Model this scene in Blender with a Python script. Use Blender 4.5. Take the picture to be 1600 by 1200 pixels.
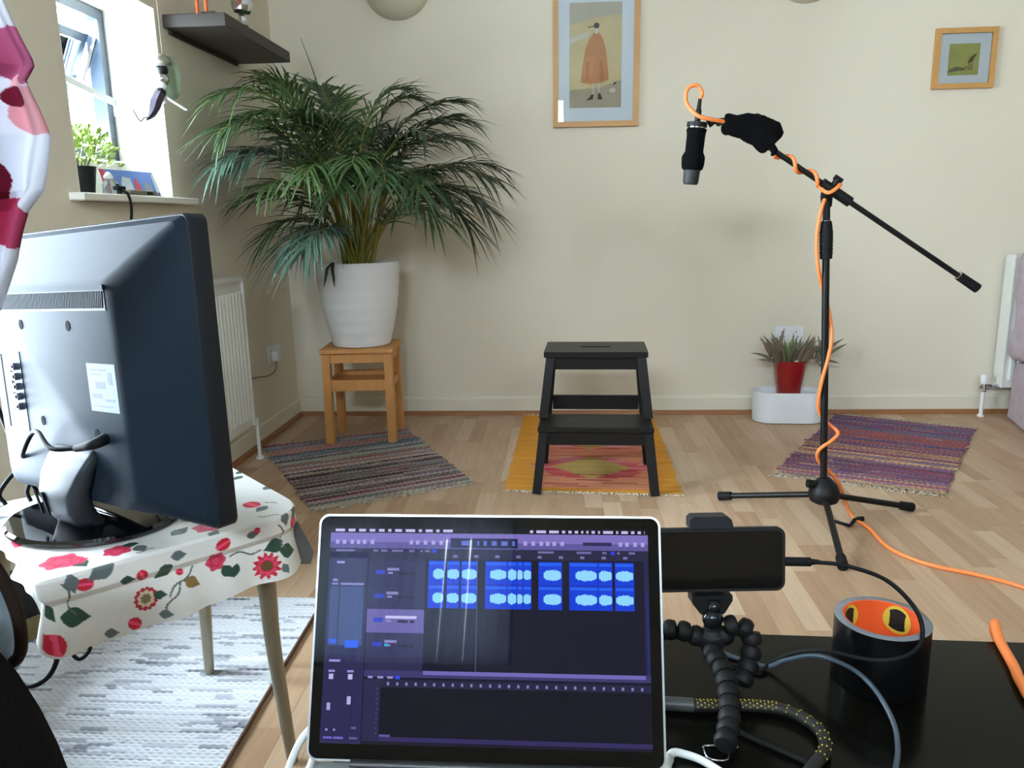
import bpy, bmesh, math, random
import numpy as np
from mathutils import Vector, Matrix, noise

# ------------------------------------------------------------------ clear
for o in list(bpy.data.objects):
    bpy.data.objects.remove(o, do_unlink=True)
scene = bpy.context.scene
COL = scene.collection
random.seed(7)
PI = math.pi

# ------------------------------------------------------------------ camera
cam_d = bpy.data.cameras.new('camera')
cam_d.sensor_fit = 'HORIZONTAL'
cam_d.sensor_width = 36.0
cam_d.lens = 1224.0 / 1600.0 * 36.0
cam_d.clip_start = 0.02
cam = bpy.data.objects.new('camera', cam_d)
COL.objects.link(cam)
pitch, roll, yaw = 0.20704, 0.01939, -0.06535
fwd = Vector((math.sin(yaw) * math.cos(pitch), math.cos(yaw) * math.cos(pitch), -math.sin(pitch)))
right = Vector((math.cos(yaw), -math.sin(yaw), 0))
down = fwd.cross(right)
cr = right * math.cos(roll) + down * math.sin(roll)
cd = down * math.cos(roll) - right * math.sin(roll)
mw = Matrix((( cr.x, -cd.x, -fwd.x, 0), (cr.y, -cd.y, -fwd.y, 0), (cr.z, -cd.z, -fwd.z, 1.04), (0, 0, 0, 1)))
cam.matrix_world = mw
scene.camera = cam

# ------------------------------------------------------------------ world, view, window portals
world = bpy.data.worlds.new('overcast_sky')
scene.world = world
world.use_nodes = True
bg = world.node_tree.nodes['Background']
bg.inputs[0].default_value = (0.72, 0.87, 1.0, 1)
bg.inputs[1].default_value = 92.0
vs = scene.view_settings
vs.view_transform = 'Standard'
vs.look = 'None'
vs.exposure = 0.0
vs.gamma = 1.0
vs.use_curve_mapping = False

def portal(name, loc, rot, sx, sy):
    l = bpy.data.lights.new(name, 'AREA')
    l.shape = 'RECTANGLE'
    l.size, l.size_y = sx, sy
    l.cycles.is_portal = True
    o = bpy.data.objects.new(name, l)
    o.location = loc
    o.rotation_euler = rot
    COL.objects.link(o)

XL, XR, YB, YF, ZC = -1.46, 3.9, 4.15, -1.7, 2.6
W1 = (2.365, 2.955, 1.14, 1.81)       # far window in the left wall: y0 y1 z0 z1
W2 = (1.22, 1.84, 0.30, 1.80)         # garden door in the left wall, beside the television
W3 = (-1.3, -0.25, 1.24, 1.94)        # window behind the camera: x0 x1 z0 z1
W4 = (-1.35, 0.07, 2.02, 2.5)         # high window behind the camera: x0 x1 z0 z1
W_FILL = (0.98, 1.45, 2.02, 2.5)  # added unseen opening, lets in fill light for the back wall
portal('portal_rear_wide', ((W4[0] + W4[1]) / 2, YF - 0.28, (W4[2] + W4[3]) / 2), (PI / 2, 0, 0), W4[1] - W4[0], W4[3] - W4[2])
portal('portal_fill', ((W_FILL[0] + W_FILL[1]) / 2, YF - 0.28, (W_FILL[2] + W_FILL[3]) / 2), (PI / 2, 0, 0), W_FILL[1] - W_FILL[0], W_FILL[3] - W_FILL[2])
portal('portal_window', (-1.74, (W1[0] + W1[1]) / 2, (W1[2] + W1[3]) / 2), (0, -PI / 2, 0), W1[3] - W1[2], W1[1] - W1[0])
portal('portal_door', (-1.74, (W2[0] + W2[1]) / 2, (W2[2] + W2[3]) / 2), (0, -PI / 2, 0), W2[3] - W2[2], W2[1] - W2[0])
portal('portal_rear', ((W3[0] + W3[1]) / 2, YF - 0.28, (W3[2] + W3[3]) / 2), (PI / 2, 0, 0), W3[1] - W3[0], W3[3] - W3[2])

# ------------------------------------------------------------------ materials
def lin(c):
    c = c / 255.0
    return c / 12.92 if c <= 0.04045 else ((c + 0.055) / 1.055) ** 2.4

def L3(rgb):
    return tuple(lin(v) for v in rgb)

MATS = {}
def M(name, rgb, rough=0.5, metal=0.0, var=0.08, scale=18.0, bump=0.0, bscale=60.0, spec=0.5, coat=0.0, stretch=None, emit=0.0, trans=0.0):
    if name in MATS:
        return MATS[name]
    m = bpy.data.materials.new(name)
    m.use_nodes = True
    nt = m.node_tree
    b = nt.nodes['Principled BSDF']
    c = L3(rgb)
    tc = nt.nodes.new('ShaderNodeTexCoord')
    mp = nt.nodes.new('ShaderNodeMapping')
    if stretch:
        mp.inputs['Scale'].default_value = stretch
    nt.links.new(tc.outputs['Object'], mp.inputs['Vector'])
    nz = nt.nodes.new('ShaderNodeTexNoise')
    nz.inputs['Scale'].default_value = scale
    nz.inputs['Detail'].default_value = 4
    nt.links.new(mp.outputs['Vector'], nz.inputs['Vector'])
    mx = nt.nodes.new('ShaderNodeMix')
    mx.data_type = 'RGBA'
    mx.inputs[6].default_value = (*[v * (1 - var) for v in c], 1)
    mx.inputs[7].default_value = (*[min(1, v * (1 + var)) for v in c], 1)
    nt.links.new(nz.outputs['Fac'], mx.inputs[0])
    nt.links.new(mx.outputs[2], b.inputs['Base Color'])
    b.inputs['Roughness'].default_value = rough
    b.inputs['Metallic'].default_value = metal
    b.inputs['Specular IOR Level'].default_value = spec
    b.inputs['Coat Weight'].default_value = coat
    b.inputs['Coat Roughness'].default_value = 0.05
    if trans:
        b.inputs['Transmission Weight'].default_value = trans
    if emit:
        nt.links.new(mx.outputs[2], b.inputs['Emission Color'])
        b.inputs['Emission Strength'].default_value = emit
    if bump:
        n2 = nt.nodes.new('ShaderNodeTexNoise')
        n2.inputs['Scale'].default_value = bscale
        n2.inputs['Detail'].default_value = 3
        nt.links.new(mp.outputs['Vector'], n2.inputs['Vector'])
        bp = nt.nodes.new('ShaderNodeBump')
        bp.inputs['Strength'].default_value = bump
        bp.inputs['Distance'].default_value = 0.01
        nt.links.new(n2.outputs['Fac'], bp.inputs['Height'])
        nt.links.new(bp.outputs['Normal'], b.inputs['Normal'])
    MATS[name] = m
    return m

def MA(name, rough=0.85, fine=220.0, var=0.16, spec=0.3, bump=0.25, trans=0.0):
    """printed / dyed surface: colours from the mesh attribute Col, times fine noise"""
    if name in MATS:
        return MATS[name]
    m = bpy.data.materials.new(name)
    m.use_nodes = True
    nt = m.node_tree
    b = nt.nodes['Principled BSDF']
    at = nt.nodes.new('ShaderNodeAttribute')
    at.attribute_name = 'Col'
    nz = nt.nodes.new('ShaderNodeTexNoise')
    nz.inputs['Scale'].default_value = fine
    nz.inputs['Detail'].default_value = 3
    tc = nt.nodes.new('ShaderNodeTexCoord')
    nt.links.new(tc.outputs['Object'], nz.inputs['Vector'])
    mr = nt.nodes.new('ShaderNodeMapRange')
    mr.inputs[3].default_value = 1 - var
    mr.inputs[4].default_value = 1 + var
    nt.links.new(nz.outputs['Fac'], mr.inputs[0])
    vm = nt.nodes.new('ShaderNodeVectorMath')
    vm.operation = 'SCALE'
    nt.links.new(at.outputs['Color'], vm.inputs[0])
    nt.links.new(mr.outputs[0], vm.inputs['Scale'])
    nt.links.new(vm.outputs[0], b.inputs['Base Color'])
    b.inputs['Roughness'].default_value = rough
    b.inputs['Specular IOR Level'].default_value = spec
    if bump:
        bp = nt.nodes.new('ShaderNodeBump')
        bp.inputs['Strength'].default_value = bump
        bp.inputs['Distance'].default_value = 0.002
        nt.links.new(nz.outputs['Fac'], bp.inputs['Height'])
        nt.links.new(bp.outputs['Normal'], b.inputs['Normal'])
    MATS[name] = m
    return m

def glass_mat(name, gloss=0.06, tint=(1, 1, 1)):
    m = bpy.data.materials.new(name)
    m.use_nodes = True
    nt = m.node_tree
    nt.nodes.remove(nt.nodes['Principled BSDF'])
    out = nt.nodes['Material Output']
    t = nt.nodes.new('ShaderNodeBsdfTransparent')
    t.inputs[0].default_value = (*tint, 1)
    g = nt.nodes.new('ShaderNodeBsdfGlossy')
    g.inputs['Roughness'].default_value = 0.02
    fr = nt.nodes.new('ShaderNodeFresnel')
    fr.inputs[0].default_value = 1.45
    mx = nt.nodes.new('ShaderNodeMixShader')
    nt.links.new(fr.outputs[0], mx.inputs[0])
    nt.links.new(t.outputs[0], mx.inputs[1])
    nt.links.new(g.outputs[0], mx.inputs[2])
    nt.links.new(mx.outputs[0], out.inputs[0])
    return m

def plank_mat(name, source):
    m = bpy.data.materials.new(name)
    m.use_nodes = True
    nt = m.node_tree
    b = nt.nodes['Principled BSDF']
    if source == 'object':
        rn = nt.nodes.new('ShaderNodeObjectInfo'); ro = rn.outputs['Random']
    else:
        rn = nt.nodes.new('ShaderNodeNewGeometry'); ro = rn.outputs['Random Per Island']
    ramp = nt.nodes.new('ShaderNodeValToRGB')
    cols = [(0, (166, 133, 104)), (0.35, (179, 147, 117)), (0.7, (188, 158, 129)), (1, (197, 170, 142))]
    e = ramp.color_ramp.elements
    e[0].position, e[0].color = 0, (*L3(cols[0][1]), 1)
    e[1].position, e[1].color = 1, (*L3(cols[3][1]), 1)
    for p, c in cols[1:3]:
        k = e.new(p); k.color = (*L3(c), 1)
    nt.links.new(ro, ramp.inputs[0])
    tc = nt.nodes.new('ShaderNodeTexCoord')
    mp = nt.nodes.new('ShaderNodeMapping')
    mp.inputs['Scale'].default_value = (60, 5, 5)
    nt.links.new(tc.outputs['Object'], mp.inputs['Vector'])
    add = nt.nodes.new('ShaderNodeVectorMath'); add.operation = 'ADD'
    sc = nt.nodes.new('ShaderNodeMath'); sc.operation = 'MULTIPLY'; sc.inputs[1].default_value = 93.0
    nt.links.new(ro, sc.inputs[0])
    nt.links.new(mp.outputs[0], add.inputs[0])
    nt.links.new(sc.outputs[0], add.inputs[1])
    nz = nt.nodes.new('ShaderNodeTexNoise')
    nz.inputs['Scale'].default_value = 1.0
    nz.inputs['Detail'].default_value = 5
    nt.links.new(add.outputs[0], nz.inputs['Vector'])
    mr = nt.nodes.new('ShaderNodeMapRange')
    mr.inputs[1].default_value = 0.25; mr.inputs[2].default_value = 0.75
    mr.inputs[3].default_value = 0.86; mr.inputs[4].default_value = 1.08
    nt.links.new(nz.outputs['Fac'], mr.inputs[0])
    vm = nt.nodes.new('ShaderNodeVectorMath'); vm.operation = 'SCALE'
    nt.links.new(ramp.outputs[0], vm.inputs[0])
    nt.links.new(mr.outputs[0], vm.inputs['Scale'])
    nt.links.new(vm.outputs[0], b.inputs['Base Color'])
    b.inputs['Roughness'].default_value = 0.38
    b.inputs['Specular IOR Level'].default_value = 0.2
    return m

wall_m = M('cream_emulsion', (224, 215, 195), 0.9, var=0.025, scale=3, bump=0.05, bscale=140, spec=0.2)
reveal_m = M('white_emulsion', (236, 233, 222), 0.85, var=0.02, scale=4, spec=0.2)
ceil_m = M('white_ceiling_paint', (238, 236, 228), 0.9, var=0.02, scale=3, spec=0.2)
skirt_m = M('cream_gloss_paint', (224, 216, 196), 0.45, var=0.03, scale=8)
bead_m = M('brown_wood_bead', (150, 98, 58), 0.5, var=0.25, scale=14, stretch=(1, 8, 8))
white_m = M('white_enamel', (226, 226, 218), 0.35, var=0.03)
whitepl_m = M('white_plastic', (232, 232, 232), 0.4, var=0.03)
black_m = M('black_matt_metal', (13, 13, 14), 0.42, var=0.2, spec=0.28)
blackpl_m = M('black_plastic', (11, 11, 12), 0.5, var=0.2, spec=0.28)
blackgl_m = M('black_gloss', (8, 8, 9), 0.06, var=0.2, spec=0.6)
rubber_m = M('black_rubber', (11, 11, 12), 0.7, var=0.2, spec=0.25)
chrome_m = M('chrome', (200, 200, 205), 0.12, metal=1.0, var=0.05)
steel_m = M('brushed_steel', (170, 165, 155), 0.3, metal=0.9, var=0.1, scale=30)
oak_m = M('oak_frame', (196, 146, 84), 0.5, var=0.16, scale=12, stretch=(4, 4, 14))
pine_m = M('pine_stool', (205, 145, 82), 0.5, var=0.16, scale=9, stretch=(6, 6, 1.2))
ebony_m = M('black_stained_wood', (20, 18, 17), 0.4, spec=0.25, var=0.25, scale=9, stretch=(1, 9, 9))
frame_m = M('dark_blue_window_frame', (36, 48, 62), 0.35, var=0.1)
pane_m = glass_mat('clear_glass')

# ------------------------------------------------------------------ mesh helpers
def V(*a):
    return Vector(a)

def tf(bm, vs_, mat):
    bmesh.ops.transform(bm, matrix=mat, verts=vs_)

def box(bm, c, s, rot=None, bevel=0.0, seg=1):
    r = bmesh.ops.create_cube(bm, size=1.0)['verts']
    for v in r:
        v.co = Vector((v.co.x * s[0], v.co.y * s[1], v.co.z * s[2]))
    if bevel > 0:
        es = list({e for v in r for e in v.link_edges})
        g = bmesh.ops.bevel(bm, geom=es, offset=bevel, segments=seg, affect='EDGES', profile=0.6)
        r = list({v for v in g['verts']} | {v for v in r if v.is_valid})
    m = Matrix.Translation(Vector(c))
    if rot is not None:
        m = m @ rot.to_4x4()
    tf(bm, r, m)
    return r

def hexa(bm, p):
    """p: 8 points, bottom ring 0-3 and top ring 4-7"""
    v = [bm.verts.new(Vector(q)) for q in p]
    for f in ((3, 2, 1, 0), (4, 5, 6, 7), (0, 1, 5, 4), (1, 2, 6, 5), (2, 3, 7, 6), (3, 0, 4, 7)):
        bm.faces.new([v[i] for i in f])
    return v

def bar(bm, a, b, w, d, up=(0, 0, 1), w2=None, d2=None):
    """tapered square bar from a to b"""
    a, b = Vector(a), Vector(b)
    t = (b - a).normalized()
    upv = Vector(up)
    x = t.cross(upv)
    if x.length < 1e-5:
        x = Vector((1, 0, 0))
    x.normalize()
    y = x.cross(t).normalized()
    w2 = w if w2 is None else w2
    d2 = d if d2 is None else d2
    ring = lambda c, ww, dd: [c - x * ww / 2 - y * dd / 2, c + x * ww / 2 - y * dd / 2, c + x * ww / 2 + y * dd / 2, c - x * ww / 2 + y * dd / 2]
    return hexa(bm, ring(a, w, d) + ring(b, w2, d2))

def catmull(pts, n=8):
    P = [Vector(p) for p in pts]
    if len(P) < 3:
        return P
    out = []
    E_ = [2 * P[0] - P[1]] + P + [2 * P[-1] - P[-2]]
    for i in range(1, len(E_) - 2):
        a, b, c, d = E_[i - 1:i + 3]
        for k in range(n):
            t = k / n
            out.append(0.5 * ((2 * b) + (c - a) * t + (2 * a - 5 * b + 4 * c - d) * t * t + (3 * b - a - 3 * c + d) * t ** 3))
    out.append(P[-1].copy())
    return out

def tube(bm, pts, r, n=8, smooth=0, cap=True):
    P = catmull(pts, smooth) if smooth else [Vector(p) for p in pts]
    N = len(P)
    R_ = [r] * N if not hasattr(r, '__len__') else [float(np.interp(i / (N - 1), np.linspace(0, 1, len(r)), r)) for i in range(N)]
    rings = []
    t0 = (P[1] - P[0]).normalized()
    x = t0.orthogonal().normalized()
    for i in range(N):
        t = (P[min(i + 1, N - 1)] - P[max(i - 1, 0)])
        t = t.normalized() if t.length > 1e-9 else t0
        x = (x - t * x.dot(t))
        x = x.normalized() if x.length > 1e-6 else t.orthogonal().normalized()
        y = t.cross(x)
        rings.append([bm.verts.new(P[i] + (x * math.cos(2 * PI * k / n) + y * math.sin(2 * PI * k / n)) * R_[i]) for k in range(n)])
    for a, b in zip(rings, rings[1:]):
        for k in range(n):
            bm.faces.new((a[k], a[(k + 1) % n], b[(k + 1) % n], b[k]))
    if cap:
        bm.faces.new(list(reversed(rings[0])))
        bm.faces.new(rings[-1])
    return [v for q in rings for v in q]

def lathe(bm, prof, mat=None, n=32, sx=1.0, sy=1.0, cap=True):
    """prof: list of (r, z); revolves about z"""
    rings = []
    for r, z in prof:
        r = max(r, 1e-5)
        rings.append([bm.verts.new((r * sx * math.cos(2 * PI * k / n), r * sy * math.sin(2 * PI * k / n), z)) for k in range(n)])
    for a, b in zip(rings, rings[1:]):
        for k in range(n):
            bm.faces.new((a[k], a[(k + 1) % n], b[(k + 1) % n], b[k]))
    if cap:
        if prof[0][0] > 1e-4:
            bm.faces.new(list(reversed(rings[0])))
        if prof[-1][0] > 1e-4:
            bm.faces.new(rings[-1])
    vs_ = [v for q in rings for v in q]
    if mat is not None:
        tf(bm, vs_, mat)
    return vs_

def prism(bm, poly, z0, z1, mat=None, mi=0):
    a = [bm.verts.new((x, y, z0)) for x, y in poly]
    b = [bm.verts.new((x, y, z1)) for x, y in poly]
    n = len(poly)
    fs = [bm.faces.new(list(reversed(a))), bm.faces.new(b)]
    for k in range(n):
        fs.append(bm.faces.new((a[k], a[(k + 1) % n], b[(k + 1) % n], b[k])))
    for f in fs:
        f.material_index = mi
    if mat is not None:
        tf(bm, a + b, mat)
    return a + b

def rrect(w, h, r, n=6):
    out = []
    for cx, cy, a0 in ((w / 2 - r, h / 2 - r, 0), (-w / 2 + r, h / 2 - r, PI / 2), (-w / 2 + r, -h / 2 + r, PI), (w / 2 - r, -h / 2 + r, 1.5 * PI)):
        for k in range(n + 1):
            a = a0 + k / n * PI / 2
            out.append((cx + r * math.cos(a), cy + r * math.sin(a)))
    return out

def T(x, y, z):
    return Matrix.Translation((x, y, z))

def RZ(a):
    return Matrix.Rotation(a, 4, 'Z')

def RX(a):
    return Matrix.Rotation(a, 4, 'X')

def RY(a):
    return Matrix.Rotation(a, 4, 'Y')

def align(a, b):
    """matrix that puts the z axis at a, pointing to b"""
    a, b = Vector(a), Vector(b)
    q = Vector((0, 0, 1)).rotation_difference((b - a).normalized())
    return Matrix.Translation(a) @ q.to_matrix().to_4x4()

BM = bmesh.new
WLOC = {}

def thing(name, label, cat, loc, group=None, kind=None):
    o = bpy.data.objects.new(name, None)
    o.empty_display_size = 0.05
    o.location = loc
    COL.objects.link(o)
    o['label'] = label
    if cat:
        o['category'] = cat
    if group:
        o['group'] = group
    if kind:
        o['kind'] = kind
    WLOC[o.name] = Vector(loc)
    return o

def obj(name, bm, mats, parent=None, smooth=35, label=None, cat=None, group=None, kind=None, normals=True, base=False):
    """link the bmesh (world coordinates) as one object whose origin is its own centre"""
    if normals:
        bmesh.ops.recalc_face_normals(bm, faces=bm.faces)
    me = bpy.data.meshes.new(name)
    if len(bm.verts):
        lo = Vector([min(v.co[i] for v in bm.verts) for i in range(3)])
        hi = Vector([max(v.co[i] for v in bm.verts) for i in range(3)])
    else:
        lo = hi = Vector((0, 0, 0))
    c = (lo + hi) / 2
    if base:
        c.z = lo.z
    for v in bm.verts:
        v.co -= c
    bm.to_mesh(me)
    bm.free()
    for m in (mats if isinstance(mats, (list, tuple)) else [mats]):
        me.materials.append(m)
    return link_mesh(name, me, c, parent, smooth, label, cat, group, kind)

def link_mesh(name, me, c, parent=None, smooth=35, label=None, cat=None, group=None, kind=None):
    if smooth and len(me.polygons):
        me.polygons.foreach_set('use_smooth', [True] * len(me.polygons))
        if smooth < 180:
            try:
                me.set_sharp_from_angle(angle=math.radians(smooth))
            except Exception:
                pass
    o = bpy.data.objects.new(name, me)
    COL.objects.link(o)
    c = Vector(c)
    WLOC[o.name] = c.copy()
    if parent is not None:
        o.parent = parent
        o.location = c - WLOC[parent.name]
    else:
        o.location = c
    for k, v in (('label', label), ('category', cat), ('group', group), ('kind', kind)):
        if v:
            o[k] = v
    return o

def grid_mesh(name, co, cols, nu, nv, mat, parent=None, wrap=False, **kw):
    """co (nu*nv,3) vertex grid, cols (nu*nv,3) linear colours"""
    co = np.asarray(co, dtype=np.float64)
    lo, hi = co.min(0), co.max(0)
    c = (lo + hi) / 2
    idx = np.arange(nu * nv).reshape(nu, nv)
    if wrap:
        a, b = idx[:, :], np.roll(idx, -1, axis=1)
        q = np.stack([a[:-1], b[:-1], b[1:], a[1:]], -1).reshape(-1, 4)
    else:
        q = np.stack([idx[:-1, :-1], idx[:-1, 1:], idx[1:, 1:], idx[1:, :-1]], -1).reshape(-1, 4)
    me = bpy.data.meshes.new(name)
    me.vertices.add(len(co))
    me.vertices.foreach_set('co', (co - c).ravel())
    me.loops.add(q.size)
    me.loops.foreach_set('vertex_index', q.ravel().astype(np.int32))
    me.polygons.add(len(q))
    me.polygons.foreach_set('loop_start', np.arange(0, q.size, 4, dtype=np.int32))
    me.polygons.foreach_set('loop_total', np.full(len(q), 4, dtype=np.int32))
    me.update(calc_edges=True)
    me.validate()
    if cols is not None:
        at = me.color_attributes.new('Col', 'FLOAT_COLOR', 'POINT')
        cc = np.ones((len(co), 4), dtype=np.float32)
        cc[:, :3] = cols
        at.data.foreach_set('color', cc.ravel())
    me.materials.append(mat)
    return link_mesh(name, me, c, parent, kw.pop('smooth', 180), **kw)

def NL(arr):
    """sRGB 0-255 array to linear"""
    a = np.asarray(arr, dtype=np.float64) / 255.0
    return np.where(a <= 0.04045, a / 12.92, ((a + 0.055) / 1.055) ** 2.4)

# ================================================================== THE ROOM
def struct(name, bm, mat, label, cat, parent=None, smooth=0):
    return obj(name, bm, mat, parent, smooth, label=label, cat=cat, kind='structure')

def slab(bm, x0, x1, y0, y1, z0, z1):
    return box(bm, ((x0 + x1) / 2, (y0 + y1) / 2, (z0 + z1) / 2), (x1 - x0, y1 - y0, z1 - z0))

# floor base and laminate strips
b = BM()
slab(b, XL - 0.25, XR + 0.1, YF - 0.25, YB + 0.1, -0.08, -0.012)
floor = struct('floor', b, M('dark_floor_joint', (92, 66, 44), 0.8), 'pale wood laminate floor of short staggered strips', 'floor')
PW, PL = 0.067, 0.415
def plank_bm(w, l):
    q = BM()
    e = 0.0005
    lo = [(-w / 2 + 0.0001, -l / 2 + 0.0001), (w / 2 - 0.0001, -l / 2 + 0.0001), (w / 2 - 0.0001, l / 2 - 0.0001), (-w / 2 + 0.0001, l / 2 - 0.0001)]
    rings = []
    for z, ins in ((-0.012, 0), (-0.0006, 0), (0.0, e)):
        rings.append([q.verts.new((x - math.copysign(ins, x), y - math.copysign(ins, y), z)) for x, y in lo])
    for a, c in zip(rings, rings[1:]):
        for k in range(4):
            q.faces.new((a[k], a[(k + 1) % 4], c[(k + 1) % 4], c[k]))
    q.faces.new(rings[-1])
    return q
planks = []
ix = 0
x = XL
while x < XR - 0.01:
    w = min(PW, XR - x)
    y = YF - random.uniform(0.02, PL)
    while y < YB:
        y0, y1 = max(y, YF), min(y + PL, YB)
        if y1 - y0 > 0.01:
            planks.append((x + w / 2, (y0 + y1) / 2, w, y1 - y0))
        y += PL
    x += PW
    ix += 1
camp = Vector((0, 0, 1.04))
def in_view(p):
    d = Vector((p[0], p[1], 0)) - camp
    zc = d.dot(fwd)
    if zc < 0.2 or p[1] < 1.75 - 0.35 * (p[0] < -0.3):
        return 0
    px = 800 + 1224 * d.dot(cr) / zc
    py = 600 + 1224 * d.dot(cd) / zc
    if -60 < px < 1660 and 600 < py < 1230:
        return p[2] * p[3] / zc ** 3
    return 0
planks.sort(key=lambda p: -in_view(p))
plank_om, plank_im = plank_mat('laminate_strip', 'object'), plank_mat('laminate_strip_far', 'island')
me_p = bpy.data.meshes.new('plank')
q = plank_bm(PW, PL); q.to_mesh(me_p); q.free(); me_p.materials.append(plank_om)
for p in planks[:300]:
    o = bpy.data.objects.new('plank', me_p)
    COL.objects.link(o)
    o.parent = floor
    o.location = Vector((p[0], p[1], 0)) - WLOC[floor.name]
    o.scale = (p[2] / PW, p[3] / PL, 1)
b = BM()
for p in planks[300:]:
    q = plank_bm(p[2], p[3])
    vm = {v: b.verts.new(v.co + Vector((p[0], p[1], 0))) for v in q.verts}
    for f in q.faces:
        b.faces.new([vm[v] for v in f.verts])
    q.free()
obj('plank_field', b, plank_im, floor, 0, kind='stuff', normals=False)

# walls
b = BM(); slab(b, XL - 0.25, XR + 0.1, YB, YB + 0.1, -0.02, ZC + 0.05)
wall_back = struct('wall_back', b, wall_m, 'cream painted wall behind the palm and the step stool', 'wall')
b = BM()
x0, x1 = XL - 0.25, XL
ys = [YF - 0.25, W2[0], W2[1], W1[0], W1[1], YB]
slab(b, x0, x1, ys[0], ys[1], -0.02, ZC + 0.05)
slab(b, x0, x1, ys[2], ys[3], -0.02, ZC + 0.05)
slab(b, x0, x1, ys[4], ys[5], -0.02, ZC + 0.05)
slab(b, x0, x1, ys[1], ys[2], -0.02, W2[2]); slab(b, x0, x1, ys[1], ys[2], W2[3], ZC + 0.05)
slab(b, x0, x1, ys[3], ys[4], -0.02, W1[2]); slab(b, x0, x1, ys[3], ys[4], W1[3], ZC + 0.05)
wall_left = struct('wall_left', b, wall_m, 'cream painted wall with the deep-set window and radiator', 'wall')
b = BM(); slab(b, XR, XR + 0.1, YF - 0.25, YB, -0.02, ZC + 0.05)
struct('wall_right', b, wall_m, 'cream painted wall beyond the sofa', 'wall')
b = BM()
slab(b, XL, XR, YF - 0.25, YF, -0.02, W3[2])
slab(b, XL, W3[0], YF - 0.25, YF, W3[2], W3[3]); slab(b, W3[1], XR, YF - 0.25, YF, W3[2], W3[3])
slab(b, XL, XR, YF - 0.25, YF, W3[3], W4[2])
slab(b, XL, W4[0], YF - 0.25, YF, W4[2], W4[3]); slab(b, W4[1], W_FILL[0], YF - 0.25, YF, W4[2], W4[3]); slab(b, W_FILL[1], XR, YF - 0.25, YF, W4[2], W4[3])
slab(b, XL, XR, YF - 0.25, YF, W4[3], ZC + 0.05)
struct('wall_front', b, wall_m, 'cream painted wall facing the step stool across the room', 'wall')
b = BM(); slab(b, XL - 0.25, XR + 0.1, YF - 0.25, YB + 0.1, ZC, ZC + 0.1)
struct('ceiling', b, ceil_m, 'plain white ceiling', 'ceiling')

# skirting boards with brown quadrant bead
def skirting(name, a, c, inward, label):
    a, c, inw = Vector(a), Vector(c), Vector(inward)
    q = BM()
    pr = [(0, 0), (0.016, 0), (0.016, 0.088), (0.010, 0.1), (0, 0.1)]
    A = [q.verts.new(a + inw * d + Vector((0, 0, z))) for d, z in pr]
    B = [q.verts.new(c + inw * d + Vector((0, 0, z))) for d, z in pr]
    q.faces.new(A); q.faces.new(list(reversed(B)))
    for k in range(5):
        q.faces.new((A[k], A[(k + 1) % 5], B[(k + 1) % 5], B[k]))
    return struct(name, q, skirt_m, label, 'skirting board', smooth=0)
def bead(name, a, c, inward, label):
    a, c, inw = Vector(a), Vector(c), Vector(inward)
    q = BM()
    pr = [(0.016, 0.0), (0.034, 0.0), (0.033, 0.008), (0.029, 0.016), (0.022, 0.021), (0.016, 0.022)]
    A = [q.verts.new(a + inw * d + Vector((0, 0, z))) for d, z in pr]
    B = [q.verts.new(c + inw * d + Vector((0, 0, z))) for d, z in pr]
    q.faces.new(A); q.faces.new(list(reversed(B)))
    for k in range(6):
        q.faces.new((A[k], A[(k + 1) % 6], B[(k + 1) % 6], B[k]))
    return struct(name, q, bead_m, label, 'floor trim', smooth=0)
skirting('baseboard_back', (XL, YB, 0), (XR, YB, 0), (0, -1, 0), 'cream skirting board along the wall behind the step stool')
skirting('baseboard_left', (XL, W2[1] + 0.1, 0), (XL, YB - 0.016, 0), (1, 0, 0), 'cream skirting board under the radiator')
bead('trim_1', (XL + 0.016, YB, 0), (XR, YB, 0), (0, -1, 0), 'brown wooden bead at the floor behind the step stool')
bead('trim_2', (XL, W2[1] + 0.1, 0), (XL, YB - 0.034, 0), (1, 0, 0), 'brown wooden bead at the floor under the radiator')

# window in the left wall (deep reveal, top-hung sash pushed open)
y0, y1, z0, z1 = W1
win = thing('window_1', 'dark blue framed window with its sash pushed open above the sill', 'window', (-1.67, (y0 + y1) / 2, z0), kind='structure')
FX = -1.675
def rail(parent, a, c, w, d, mat, name='frame_rail', up=(1, 0, 0)):
    q = BM(); bar(q, a, c, w, d, up)
    return obj(name, q, mat, parent, 0)
fb = z0 + 0.135       # bottom of the frame, above the tiled upstand
for a, c in (((FX, y0, fb + 0.025), (FX, y1, fb + 0.025)), ((FX, y0, z1 - 0.025), (FX, y1, z1 - 0.025))):
    rail(win, a, c, 0.036, 0.05, frame_m)
for yy in (y0 + 0.025, y1 - 0.025):
    rail(win, (FX, yy, fb + 0.04), (FX, yy, z1 - 0.04), 0.04, 0.05, frame_m)
# reveal lining: white painted sides, head and upstand
b = BM()
slab(b, XL - 0.245, XL, y1 - 0.004, y1, z0, z1)
slab(b, XL - 0.245, XL, y0, y0 + 0.004, z0, z1)
slab(b, XL - 0.245, XL, y0, y1, z1 - 0.004, z1)
slab(b, XL - 0.245, XL - 0.19, y0, y1, z0, fb)
obj('reveal_lining', b, reveal_m, win, 0)
b = BM()
box(b, (XL - 0.085, (y0 + y1) / 2, z0 - 0.008), (0.23, y1 - y0 + 0.004, 0.024))
box(b, (XL + 0.02, (y0 + y1) / 2 + 0.03, z0 - 0.008), (0.05, y1 - y0 + 0.17, 0.024), bevel=0.004)
obj('window_sill', b, reveal_m, win, 0)
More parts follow.
